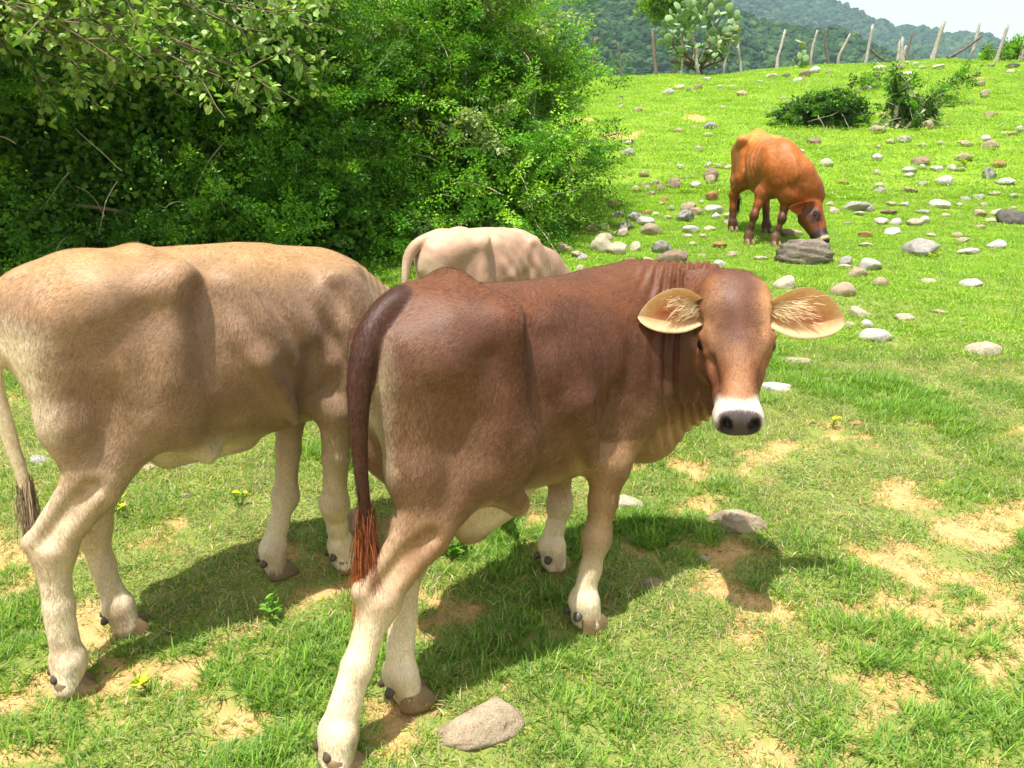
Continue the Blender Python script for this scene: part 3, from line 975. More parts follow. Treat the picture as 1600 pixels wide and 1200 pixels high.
    for s in (-1, 1):
        e = link("eye", EYE, root); e.location = W((.152, .0805 * s, -.066)); e.scale = (.019 * HS,) * 3
        cols = (srgb(214, 184, 140), srgb(186, 110, 80), srgb(196, 150, 104), side)
        Ve, Qe, Ce = ear_mesh(.19 * HS, .13 * HS, .6, .01, cols)
        ex = nrm(HR[1] * s + HR[2] * .05 - HR[0] * .15); ez = nrm(HR[2] * .8 + HR[0] * .3); ey = np.cross(ez, ex)
        link("ear", make_mesh("ear", W((.068, .082 * s, -.042)) + Ve @ np.stack([ex, ey, ez]), Qe, M_ear, True, Ce), root)
    n = 420; r = np.random.default_rng(seed)
    e = np.array(tail[-1][:3])
    p0 = e + np.stack([r.normal(0, .008, n), r.normal(0, .007, n), .05 - r.random(n) * .08], 1)
    d = np.stack([r.normal(-.05, .08, n), r.normal(0, .08, n), -np.ones(n)], 1)
    Vh, Qh, Ch = ribbons(p0, d, r.uniform(.06, .17, n), np.full(n, .0024), np.array(pal[3])[None] * np.linspace(.25, 1.1, n)[:, None], .12, 5, 4, .05)
    link("tail_tuft", make_mesh("tail_tuft", Vh, Qh, M_strand, True, Ch), root)
    N = vert_normals(V, Q)
    if fur:
        fl = body_flow(V, N, .5)
        coat_hair("coat_hair", V, Q, N, c, fur, fl, np.full(len(V), .0150), root, .0010, seed)
    return root

build_slim_calf((-.640, 2.268, .279), 34,
    "thin tan calf at the left edge, its head hidden behind the dark brown calf", 
    (srgb(172, 134, 92), srgb(138, 110, 86), srgb(148, 122, 98), srgb(194, 170, 138), srgb(222, 206, 178)),
    [(-.680, -.180), (-.520, -.005), (.100, -.060), (-.085, .035)],
    [(.060, -.105, .240), (-.035, .055, .235)],
    [(-.665, -.150, .300), (-.565, .015, .285)],
    -.06, ((.56, -.05, .52), frame((.45, -.1, -.85), (.85, -.1, .45)), 1.0),
    [(.12, 0, .75, .18, .6), (.30, -.01, .665, .15, .6), (.44, -.03, .56, .115, .7), (.52, -.04, .49, .10, .7)],
    .0062, 210000, 51,
    [(-.53, -.055, .965, .034), (-.63, -.062, .955, .034), (-.700, -.070, .91, .032), (-.745, -.075, .84, .030), (-.752, -.080, .75, .026), (-.735, -.085, .65, .018), (-.715, -.085, .54, .013), (-.705, -.085, .43, .010)])

build_slim_calf((-.02, 4.02, float(ground_z(-.02, 4.02))), 40,
    "cream coloured calf standing behind the dark brown calf, only its back and rump in view",
    (srgb(190, 158, 130), srgb(160, 128, 106), srgb(168, 136, 112), srgb(176, 146, 120), srgb(192, 166, 140)),
    [(-.640, -.150), (-.560, .020), (.080, -.10), (-.02, .09)],
    [(.060, -.110, .240), (.02, .095, .235)],
    [(-.640, -.140, .300), (-.590, .015, .295)],
    -.04, ((.56, -.02, .50), frame((.25, 0, -.95), (.95, 0, .25)), 1.0),
    [(.10, 0, .76, .17, .6), (.32, 0, .70, .14, .6), (.47, -.01, .58, .11, .7), (.54, -.02, .48, .10, .7)],
    .009, 0, 71,
    [(-.53, -.035, .965, .032), (-.64, -.030, .960, .032), (-.735, -.020, .92, .030), (-.785, -.012, .83, .026), (-.795, -.01, .72, .020), (-.790, -.01, .60, .017), (-.785, -.01, .5, .015), (-.78, -.01, .43, .013)], .8, True, .78)
# ---- orange cow grazing on the slope, facing the camera with its neck turned to its left
def build_cow():
    P = np.array([2.62, 8.05, float(ground_z(2.62, 8.05))]); TH = -78; SC = 1.10
    F = Field(); up = (0, 0, 1); PY = .12
    F.loft([(-.86, .92, .80, .03, .13, .5),
            (-.80, .99, .66, .10, .13, .62),
            (-.70, 1.02, .56, .145, .125, .66),
            (-.58, 1.03, .50, .185, .115, .66),
            (-.44, 1.00, .44, .200, .105, .58),
            (-.28, .965, .415, .212, .075, .52),
            (-.10, .945, .42, .195, .05, .52),
            (.02, .930, .43, .175, .035, .54),
            (.12, .86, .45, .13, .04, .52),
            (.19, .75, .52, .05, .05, .5)], n_top=1.65, n_bot=2.1)
    F.chain([(.0, .04, .72, .18, .62), (.12, .12, .61, .145, .64), (.17, .215, .50, .11, .7), (.175, .28, .43, .09, .8)], k=.06, up=up)
    F.cap((.10, .06, .44), (.20, .20, .38), .045, .03, .06); F.ell((.10, .06, .45), (.10, .08, .09), .06)
    F.cap((.06, .07, .40), (.14, .12, .355), .02, .02, .05)
    for s in (-1, 1):
        F.ell((-.56, PY + .185 * s, .965), (.05, .032, .035), .05)
        F.cap((-.56, PY + .175 * s, .965), (-.62, PY, 1.03), .02, .03, .05)
        F.cap((-.50, PY + .21 * s, .90), (-.46, PY + .21 * s, .70), .02, .02, .05, 's'); F.cap((-.57, PY + .175 * s, .94), (-.76, PY + .10 * s, .92), .04, .045, .06)
        F.ell((-.44, .105 + .225 * s, .90), (.085, .05, .055), .06, 's')
        F.ell((-.03, .035 + .135 * s, .74), (.08, .035, .15), .06, rot=frame((1, 0, .4), (0, 0, 1)))
    pts = [(-.66, -.06), (-.58, .26), (-.03, -.22), (.09, -.02)]
    T = [(a, l, local_ground(P, TH, a, l, SC)) for a, l in pts]
    K = [(t[0] - .008, t[1], t[2] + .085) for t in T]
    hind_leg(F, (-.70, .03, .87), (-.56, -.04, .60), (-.68, -.06, T[0][2] + .36), K[0], 1.0, (-.07, .085))
    hind_leg(F, (-.70, .23, .87), (-.56, .28, .60), (-.64, .26, T[1][2] + .36), K[1], 1.0, (-.07, .085))
    fore_leg(F, (.0, -.03, .64), (-.04, -.12, .46), (-.02, -.19, T[2][2] + .26), K[2], .95, .9)
    fore_leg(F, (.04, .17, .64), (.04, .09, .44), (.10, .02, T[3][2] + .25), K[3], .95, .9)
    for f, t in zip(K, T): pastern(F, f, t, .95)
    F.chain([(-.74, .13, 1.0, .03), (-.85, .13, .96, .03), (-.90, .13, .85, .026), (-.905, .12, .70, .02), (-.90, .11, .55, .016), (-.90, .10, .42, .013)], k=.02)
    HO = np.array((.165, .305, .40)); HR = frame((.57, .14, -.81), (.36, .80, .38)); HS = 1.06
    W = head_field(F, HO, HR, HS, .95)
    V, Q = surface_net(F, (-1.0, -.42, -.25), (.72, .62, 1.12), .0105, 2)
    N = vert_normals(V, Q); x, y, z = V.T
    disp = (fbm(x * 7, y * 7, z * 7, 90, 3) - .5) * .012 + ellm(V, (-.25, 0, .75), (.2, .4, .2), .5) * .003 * np.sin((x + z * .5) * 2 * pi / .09)
    disp += ellm(V, (.10, .12, .58), (.14, .2, .2), .5) * .004 * np.sin((y - x) * 2 * pi / .05)
    V = V + N * disp[:, None]
    nz = fbm(x * 5, y * 5, z * 5, 91, 4) - .5
    org = srgb(170, 98, 42)
    c = np.tile(np.array(org), (len(V), 1))
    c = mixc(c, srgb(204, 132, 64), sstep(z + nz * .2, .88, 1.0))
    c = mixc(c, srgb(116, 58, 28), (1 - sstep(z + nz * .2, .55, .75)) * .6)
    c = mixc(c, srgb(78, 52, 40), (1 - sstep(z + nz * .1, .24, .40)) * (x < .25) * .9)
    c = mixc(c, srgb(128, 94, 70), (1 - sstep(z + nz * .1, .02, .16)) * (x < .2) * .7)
    H = head_coords(V, HO, HR, HS); FH = Field(); head_field(FH, HO, HR, HS, .95); DH = FH.eval(V)
    hx, hy, hz = H.T; hm = 1 - sstep(DH, .0, .03)
    hc = np.tile(np.array(srgb(150, 78, 34)), (len(V), 1))
    hc = mixc(hc, srgb(54, 34, 26), ellm(H, (.16, -.08, -.08), (.09, .07, .07), .5) * .95)
    hc = mixc(hc, srgb(54, 34, 26), ellm(H, (.16, .08, -.08), (.09, .07, .07), .5) * .95)
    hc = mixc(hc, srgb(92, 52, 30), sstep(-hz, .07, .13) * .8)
    hc = mixc(hc, srgb(46, 34, 30), sstep(hx, .24, .29))
    hc = mixc(hc, srgb(190, 168, 130), sstep(hx, .335, .35) * (1 - sstep(hx, .365, .375)))
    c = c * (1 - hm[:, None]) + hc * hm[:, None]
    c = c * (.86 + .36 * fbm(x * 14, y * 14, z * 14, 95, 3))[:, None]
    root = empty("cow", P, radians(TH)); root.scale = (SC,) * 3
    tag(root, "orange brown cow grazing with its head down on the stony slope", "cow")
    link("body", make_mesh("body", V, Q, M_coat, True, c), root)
    place_hooves(root, [(K[i], T[i], 0) for i in range(4)], .95)
    N2 = vert_normals(V, Q)
    coat_hair("coat_hair", V, Q, N2, c, 60000, body_flow(V, N2), np.full(len(V), .022), root, .0025, 96)
    for s in (-1, 1):
        e = link("eye", EYE, root); e.location = W((.152, .0805 * s, -.066)); e.scale = (.021,) * 3
        cols = (srgb(170, 96, 48), srgb(140, 70, 40), srgb(160, 84, 42), srgb(150, 76, 34))
        Ve, Qe, Ce = ear_mesh(.25, .135, .6, .01, cols)
        ex = nrm((.25, -.90, -.22)) if s < 0 else nrm(HR[1] - HR[0] * .3)
        ez = nrm((.75, .30, -.35)) if s < 0 else HR[2]; ez = nrm(ez - ex * (ez @ ex)); ey = np.cross(ez, ex)
        link("ear", make_mesh("ear", W((.05, .080 * s, -.05)) + Ve @ np.stack([ex, ey, ez]), Qe, M_ear, True, Ce), root)
    n = 160; r = np.random.default_rng(5)
    p0 = np.array((-.90, .10, .45)) + np.stack([r.normal(0, .01, n), r.normal(0, .01, n), -r.random(n) * .06], 1)
    Vh, Qh, Ch = ribbons(p0, np.stack([r.normal(0, .1, n), r.normal(0, .1, n), -np.ones(n)], 1), r.uniform(.1, .2, n), np.full(n, .004), np.tile(srgb(50, 30, 22), (n, 1)), .1, 3, 4, .05)
    link("tail_tuft", make_mesh("tail_tuft", Vh, Qh, M_strand, True, Ch), root)
build_cow()
def grass_cover(x, y):
    """0 bare soil .. 1 closed turf"""
    n = fbm(x * 4.2 + 4, y * 5.0, seed=61, oct=3)
    m = fbm(x * 11, y * 13 + 3, seed=67, oct=3)
    far = sstep(y, 2.6, 5.2)
    lush = np.exp(-(((x + .9) / 1.0) ** 2 + ((y - 3.3) / .9) ** 2)) * .22 + np.exp(-(((x - .15) / .35) ** 2 + ((y - 1.45) / .35) ** 2)) * .2
    v = n * .54 + m * .46 + .068 + far * .34 + lush
    patch = fbm(x * .55 + 31, y * .55, seed=71, oct=3)
    v = v - sstep(patch, .72, .78) * sstep(y, 6, 10) * .45
    return sstep(v, .38, .68)

def build_ground():
    def axis(a, b, step, lo, hi, g=1.09):
        mid = list(np.arange(a, b + 1e-6, step))
        s, p, left = step, a, []
        while p > lo:
            s = min(s * g, 120); p -= s; left.append(p)
        s, p, right = step, b, []
        while p < hi:
            s = min(s * g, 120); p += s; right.append(p)
        return np.array(left[::-1] + mid + right)
    xs = axis(-2.6, 3.6, .035, -3200, 3200)
    ys1 = axis(.6, 5.2, .035, -200, 5.2)
    ys = list(ys1); s = .035
    while ys[-1] < 30: s = min(s * 1.03, .20); ys.append(ys[-1] + s)
    while ys[-1] < 3300: s = min(s * 1.10, 120); ys.append(ys[-1] + s)
    ys = np.array(ys)
    X, Y = np.meshgrid(xs, ys, indexing='ij')
    Z = ground_z(X, Y)
    cov = grass_cover(X, Y)
    near = (1 - sstep(Y, 6, 9)) * sstep(Y, -3, 0)
    Z = Z + near * ((cov - .5) * .022 + (fbm(X * 11, Y * 11, seed=77, oct=3) - .5) * .014)
    nx, ny = X.shape
    V = np.stack([X, Y, Z], -1).reshape(-1, 3)
    i, j = np.meshgrid(np.arange(nx - 1), np.arange(ny - 1), indexing='ij')
    a = (i * ny + j).ravel()
    F = np.stack([a, a + ny, a + ny + 1, a + 1], 1)
    c = np.stack([cov, sstep(Y, 4, 9), np.zeros_like(cov)], -1).reshape(-1, 3)
    t = NT("pasture_ground")
    at = t.n("SeparateColor"); t.l(t.attr("tint"), at.inputs[0])
    ob = t.obj()
    n1 = t.noise(ob, 3.0, 6, .6); n2 = t.noise(ob, 28, 5, .65); n3 = t.noise(ob, 140, 4, .6)
    soil = t.mix(n1, srgb(190, 148, 96), srgb(206, 168, 118))
    soil = t.mix(.8, soil, t.ramp(n2, [(.3, .70), (.7, 1.2)]), 'MULTIPLY')
    soil = t.mix(t.ramp(n3, [(.62, 0), (.70, .6)]), soil, srgb(120, 84, 52))
    turf_n = t.mix(n2, srgb(118, 124, 60), srgb(140, 150, 78))
    turf_f = t.mix(n1, srgb(112, 144, 40), srgb(138, 162, 52))
    turf = t.mix(at.outputs[1], turf_n, turf_f)
    edge = t.math('ADD', at.outputs[0], t.math('MULTIPLY', t.math('SUBTRACT', n2, .5), .9))
    f = t.ramp(edge, [(.35, 0), (.75, 1)])
    col = t.mix(f, soil, turf)
    b = t.bump(n2, .6, .03); b = t.bump(n3, .5, .008, b)
    m = t.done(t.bsdf(col, .95, b, .12))
    o = link("ground", make_mesh("ground", V, F, m, True, c))
    tag(o, kind="structure")
build_ground()
# ------------------------------------------------------------------ far hills with forest, and the air in front of them
F_PX = 1232.0
def az_el(u, v):
    x = (u - 800) / F_PX; y = (v - 600) / F_PX; p = radians(PITCH)
    fy = cos(p) - y * sin(p); fz = -(sin(p) + y * cos(p))
    return math.atan2(x, fy), math.atan2(fz, math.hypot(x, fy))
def rock_free_instances(name, protos, P, S, R, T, kind_label=None):
    """one object of points that instances the prototype meshes (tint varies per point)"""
    coll = bpy.data.collections.new(name + "_shapes")
    for k, (me) in enumerate(protos):
        o = bpy.data.objects.new("%s_shape_%02d" % (name, k), me)
        coll.objects.link(o)
    me = bpy.data.meshes.new(name)
    n = len(P)
    me.vertices.add(n); me.vertices.foreach_set("co", np.asarray(P, np.float32).ravel())
    def att(nm, typ, arr, key='value'):
        a = me.attributes.new(nm, typ, 'POINT'); a.data.foreach_set(key, np.asarray(arr).ravel())
    att("size", 'FLOAT_VECTOR', np.asarray(S, np.float32), 'vector')
    att("turn", 'FLOAT_VECTOR', np.asarray(R, np.float32), 'vector')
    att("pick", 'INT', np.asarray(T, np.int32))
    o = link(name, me)
    g = bpy.data.node_groups.new(name + "_scatter", 'GeometryNodeTree')
    g.interface.new_socket("Geometry", in_out='INPUT', socket_type='NodeSocketGeometry')
    g.interface.new_socket("Geometry", in_out='OUTPUT', socket_type='NodeSocketGeometry')
    N = g.nodes.new; L = g.links.new
    gi = N("NodeGroupInput"); go = N("NodeGroupOutput")
    ci = N("GeometryNodeCollectionInfo"); ci.inputs[0].default_value = coll
    ci.inputs['Separate Children'].default_value = True; ci.inputs['Reset Children'].default_value = True
    ip = N("GeometryNodeInstanceOnPoints"); ip.inputs['Pick Instance'].default_value = True
    def na(nm, dt):
        x = N("GeometryNodeInputNamedAttribute"); x.data_type = dt; x.inputs['Name'].default_value = nm
        return x.outputs['Attribute']
    L(gi.outputs[0], ip.inputs['Points']); L(ci.outputs[0], ip.inputs['Instance'])
    L(na("pick", 'INT'), ip.inputs['Instance Index'])
    e2r = N("FunctionNodeEulerToRotation"); L(na("turn", 'FLOAT_VECTOR'), e2r.inputs[0]); L(e2r.outputs[0], ip.inputs['Rotation'])
    L(na("size", 'FLOAT_VECTOR'), ip.inputs['Scale'])
    L(ip.outputs[0], go.inputs[0])
    md = o.modifiers.new("scatter", 'NODES'); md.node_group = g
    return o
def ico(sub):
    bmesh = __import__("bmesh"); bm = bmesh.new()
    bmesh.ops.create_icosphere(bm, subdivisions=sub, radius=1)
    V = np.array([v.co[:] for v in bm.verts]); F = np.array([[v.index for v in f.verts] for f in bm.faces]); bm.free()
    return V, F
def crown_blob(seed, col):
    V, F = ico(4)
    n = fbm(V[:, 0] * 2.2 + seed, V[:, 1] * 2.2, V[:, 2] * 2.2, seed, 4) - .5
    n2 = vnoise(V[:, 0] * 7, V[:, 1] * 7, V[:, 2] * 7, seed + 5) - .5
    V = V * (1 + n * 1.0 + n2 * .22)[:, None] * [1, 1, .82]
    c = np.tile(np.array(col), (len(V), 1)) * (0.75 + .6 * vnoise(V[:, 0] * 4, V[:, 1] * 4, V[:, 2] * 4, seed + 9))[:, None]
    return make_mesh("tree_crown", V, F, M_forest, True, c)
def _forest_mat():
    t = NT("far_forest_foliage")
    oi = t.n("ObjectInfo")
    c = t.attr("tint")
    c = t.mix(1.0, c, t.ramp(oi.outputs['Random'], [(0, (.60, .70, .6)), (.5, (1, 1, 1)), (1, (1.5, 1.35, 1.1))]), 'MULTIPLY')
    n = t.noise(t.obj(), 6, 4, .7)
    c = t.mix(.8, c, t.ramp(n, [(.3, .5), (.7, 1.4)]), 'MULTIPLY')
    return t.done(t.bsdf(c, .9, t.bump(n, .8, .3), .1))
M_forest = _forest_mat()
_hill_mat = plain_material("far_hill_ground", srgb(70, 84, 50), .95, .1, .3, .02, .2)
def hill(name, sky, d0, dc, z0, az_lo, az_hi, seed, n_az=150, n_d=70, rough=1.0):
    """a wooded ridge whose crest follows a list of skyline directions; returns a surface sampler"""
    A, E = np.array([az_el(u, v) for u, v in sky]).T
    az = np.linspace(az_lo, az_hi, n_az)
    el = np.interp(az, A, E)
    D = np.concatenate([np.linspace(d0, dc, n_d), dc + (dc - d0) * np.linspace(.05, 1.2, 20)])
    AZ, DD = np.meshgrid(az, D, indexing='ij')
    X = DD * np.sin(AZ); Y = DD * np.cos(AZ)
    zc = CAM_H + dc * np.tan(el)[:, None]
    s = np.clip((DD - d0) / (dc - d0), 0, 1)
    gul = (fbm(X / (dc * .16) + seed, Y / (dc * .16), seed=seed, oct=4) - .5)
    Z = z0 + (zc - z0) * (s ** 1.12)
    Z = Z + gul * (dc - d0) * .30 * rough * np.sin(np.clip(s, 0, 1) * pi) ** .8
    Z = np.where(DD > dc, zc - (DD - dc) * .55, Z)
    V = np.stack([X, Y, Z], -1).reshape(-1, 3)
    nd = len(D)
    i, j = np.meshgrid(np.arange(n_az - 1), np.arange(nd - 1), indexing='ij'); a = (i * nd + j).ravel()
    o = link(name, make_mesh(name, V, np.stack([a, a + 1, a + nd + 1, a + nd], 1), _hill_mat))
    tag(o, kind="structure")
    def sample(fa, fd):   # fractional indices
        ia = np.clip(fa * (n_az - 1), 0, n_az - 1.001); jd = np.clip(fd * (n_d - 1), 0, n_d - 1.001)
        i0 = ia.astype(int); j0 = jd.astype(int); u = (ia - i0)[:, None]; v = (jd - j0)[:, None]
        G = np.stack([X, Y, Z], -1)
        return (1 - u) * (1 - v) * G[i0, j0] + u * (1 - v) * G[i0 + 1, j0] + u * v * G[i0 + 1, j0 + 1] + (1 - u) * v * G[i0, j0 + 1]
    return sample
SKY_A = [(560, -150), (760, -130), (860, -110), (950, -85), (1050, -45), (1120, -8), (1165, 28), (1200, 39), (1250, 48), (1320, 55), (1345, 64), (1365, 76), (1400, 92), (1450, 108), (1520, 120), (1700, 150)]
SKY_B = [(760, -130), (1000, -100), (1120, -75), (1200, -42), (1262, -10), (1287, 2), (1307, 7), (1330, 18), (1350, 23), (1362, 35), (1385, 40), (1395, 48), (1417, 47), (1440, 47), (1452, 52), (1475, 60), (1512, 59), (1537, 60), (1552, 63), (1562, 72), (1580, 84), (1620, 100), (1700, 110), (1900, 130)]
sA = hill("near_hill", SKY_A, 190, 430, -14, -.30, .72, 5)
sB = hill("far_hill", SKY_B, 520, 1150, -10, -.10, .85, 9)
_r = np.random.default_rng(12)
_cols = [srgb(42, 68, 38), srgb(52, 80, 42), srgb(36, 62, 36), srgb(64, 88, 50), srgb(46, 68, 44)]
_protos = [crown_blob(k * 3 + 1, _cols[k]) for k in range(5)]
def forest(name, sm, n, r0, r1, fa0, fa1):
    P = sm(_r.uniform(fa0, fa1, n), np.sqrt(_r.uniform(.0, 1.0, n)))
    rr = _r.uniform(r0, r1, n) * (.75 + .6 * _r.random(n) ** 3)
    P[:, 2] += rr * .45
    S = np.stack([rr, rr, rr * _r.uniform(.8, 1.2, n)], 1)
    R = np.stack([_r.normal(0, .2, n), _r.normal(0, .2, n), _r.uniform(0, 6.28, n)], 1)
    o = rock_free_instances(name, _protos, P, S, R, _r.integers(0, 5, n))
    tag(o, kind="stuff")
forest("near_forest", sA, 26000, 1.3, 2.5, .18, .96)
forest("far_forest", sB, 26000, 2.8, 5.0, .05, .95)

# the air: one closed box of thin haze round everything
def haze_box():
    x0, x1, y0, y1, z0, z1 = -2600, 2600, -300, 2900, -70, 480
    V = [(x, y, z) for x in (x0, x1) for y in (y0, y1) for z in (z0, z1)]
    F = [(0, 1, 3, 2), (4, 6, 7, 5), (0, 4, 5, 1), (2, 3, 7, 6), (0, 2, 6, 4), (1, 5, 7, 3)]
    t = NT("haze_air")
    v = t.n("VolumePrincipled")
    v.inputs['Color'].default_value = (.58, .76, 1.0, 1)
    v.inputs['Density'].default_value = HAZE
    v.inputs['Anisotropy'].default_value = 0.3
    t.l(v.outputs[0], t.out.inputs['Volume'])
    o = link("haze", make_mesh("haze", V, F, t.m, False))
    tag(o, kind="stuff")
HAZE = 0.00032
haze_box()
# ------------------------------------------------------------------ foliage
def leaf_material(name, trans=.35, rough=.45, spec=.35, vary=.5):
    t = NT(name)
    c = t.attr("tint")
    n = t.noise(t.obj(), 1.3, 3, .6)
    c = t.mix(vary, c, t.ramp(n, [(.3, (.62, .75, .6)), (.7, (1.3, 1.2, 1.0))]), 'MULTIPLY')
    b = t.bsdf(c, rough, None, spec)
    tr = t.n("BsdfTranslucent")
    t.l(t.mix(1.0, c, (1.3, 1.45, .55), 'MULTIPLY'), tr.inputs['Color'])
    mx = t.n("MixShader"); mx.inputs[0].default_value = trans
    t.l(b.outputs[0], mx.inputs[1]); t.l(tr.outputs[0], mx.inputs[2])
    return t.done(mx)
M_leaf = leaf_material("small_green_leaves")
M_leaf_round = leaf_material("round_pale_leaves", .3, .42, .45)
M_twig = plain_material("pale_twig_bark", srgb(186, 176, 154), .85, .2, .4, 40, .4)
M_bark = plain_material("grey_bark", srgb(120, 106, 88), .9, .2, .45, 30, .8)

def leaves(P, axis, nrm_, L, Wd, col, fold=.25):
    """diamond leaves of 2 triangles folded along the midrib... 4 verts: base, side, tip, side"""
    n = len(P)
    a = axis / (np.linalg.norm(axis, axis=1)[:, None] + 1e-9)
    nn = nrm_ - (nrm_ * a).sum(1)[:, None] * a; nn /= np.linalg.norm(nn, axis=1)[:, None] + 1e-9
    s = np.cross(nn, a)
    L = L[:, None]; Wd = Wd[:, None]
    V = np.stack([P, P + a * L * .45 + s * Wd * .5 + nn * Wd * fold, P + a * L, P + a * L * .45 - s * Wd * .5 + nn * Wd * fold], 1).reshape(-1, 3)
    b = np.arange(n)[:, None] * 4
    F = np.concatenate([b + [[0, 2, 1]], b + [[0, 3, 2]]], 0)
    C = np.repeat(col, 4, axis=0)
    return V, F, C
def oval_leaves(P, axis, nrm_, L, Wd, col, fold=.18):
    """rounder leaves, 6 outline verts"""
    n = len(P)
    a = axis / (np.linalg.norm(axis, axis=1)[:, None] + 1e-9)
    nn = nrm_ - (nrm_ * a).sum(1)[:, None] * a; nn /= np.linalg.norm(nn, axis=1)[:, None] + 1e-9
    s = np.cross(nn, a); L = L[:, None]; Wd = Wd[:, None]
    def p(x, y, z): return P + a * L * x + s * Wd * y + nn * Wd * z
    V = np.stack([p(0, 0, 0), p(.28, .44, fold), p(.70, .42, fold), p(1, 0, -.05), p(.70, -.42, fold), p(.28, -.44, fold)], 1).reshape(-1, 3)
    b = np.arange(n)[:, None] * 6
    F = np.concatenate([b + [[0, 3, 2]], b + [[0, 2, 1]], b + [[0, 5, 4]], b + [[0, 4, 3]]], 0)
    return V, F, np.repeat(col, 6, axis=0)
def tubes(paths, sides=3):
    """paths: list of (pts (k,3), r0, r1) -> quads"""
    Vs, Fs, off = [], [], 0
    for pts, r0, r1 in paths:
        pts = np.asarray(pts, float); k = len(pts)
        d = np.gradient(pts, axis=0); d /= np.linalg.norm(d, axis=1)[:, None] + 1e-9
        ref = np.array([.31, .2, .93]); u = np.cross(d, ref); u /= np.linalg.norm(u, axis=1)[:, None] + 1e-9
        w = np.cross(d, u); r = np.linspace(r0, r1, k)[:, None]
        ring = [pts + (u * cos(2 * pi * j / sides) + w * sin(2 * pi * j / sides)) * r for j in range(sides)]
        Vs.append(np.stack(ring, 1).reshape(-1, 3))
        a = np.arange(k - 1)[:, None] * sides + off
        for j in range(sides):
            j2 = (j + 1) % sides
            Fs.append(np.concatenate([a + j, a + j2, a + sides + j2, a + sides + j], 1))
        off += k * sides
    return np.concatenate(Vs), np.concatenate(Fs)
def sprays(r, O, D, L, droop, k=7):
    """curved stems: origins O, directions D, lengths L -> (n,k,3) points"""
    n = len(O); p = O.copy(); d = D / np.linalg.norm(D, axis=1)[:, None]
    out = [p]
    for i in range(k - 1):
        d = d + np.array([0, 0, -1.0]) * droop[:, None] / k + r.normal(0, .10, (n, 3))
        d /= np.linalg.norm(d, axis=1)[:, None]
        p = p + d * (L / (k - 1))[:, None]
        out.append(p)
    return np.stack(out, 1)
def along(r, S, m):
    """m random points per stem, with tangents"""
    n, k, _ = S.shape
    t = np.sort(r.random((n, m)), 1) ** .85 * (k - 1.001); i = t.astype(int); f = (t - i)[..., None]
    idx = np.arange(n)[:, None]
    p = S[idx, i] * (1 - f) + S[idx, i + 1] * f
    d = S[idx, i + 1] - S[idx, i]
    return p.reshape(-1, 3), d.reshape(-1, 3)

def hull_points(r, lobes, n, shell=(.55, 1.0)):
    """random points in the outer shell of a union of ellipsoids + outward normals"""
    w = np.array([l[1][0] * l[1][2] for l in lobes]); w = w / w.sum()
    P, N = [], []
    need = n
    while need > 0:
        k = r.choice(len(lobes), need * 2, p=w)
        c = np.array([l[0] for l in lobes])[k]; R = np.array([l[1] for l in lobes])[k]
        d = r.normal(size=(need * 2, 3)); d /= np.linalg.norm(d, axis=1)[:, None]
        rad = (r.uniform(shell[0] ** 3, shell[1] ** 3, need * 2)) ** (1 / 3)
        p = c + d * R * rad[:, None]
        deep = np.zeros(len(p), bool)
        for (cc, RR) in lobes:
            deep |= ((((p - cc) / RR) ** 2).sum(1) < (shell[0] * .92) ** 2)
        ok = ~deep & (p[:, 2] > ground_z(p[:, 0], p[:, 1]) + .03)
        p = p[ok][:need]; nn = (d / R)[ok][:need]
        P.append(p); N.append(nn / np.linalg.norm(nn, axis=1)[:, None]); need -= len(p)
    return np.concatenate(P), np.concatenate(N)

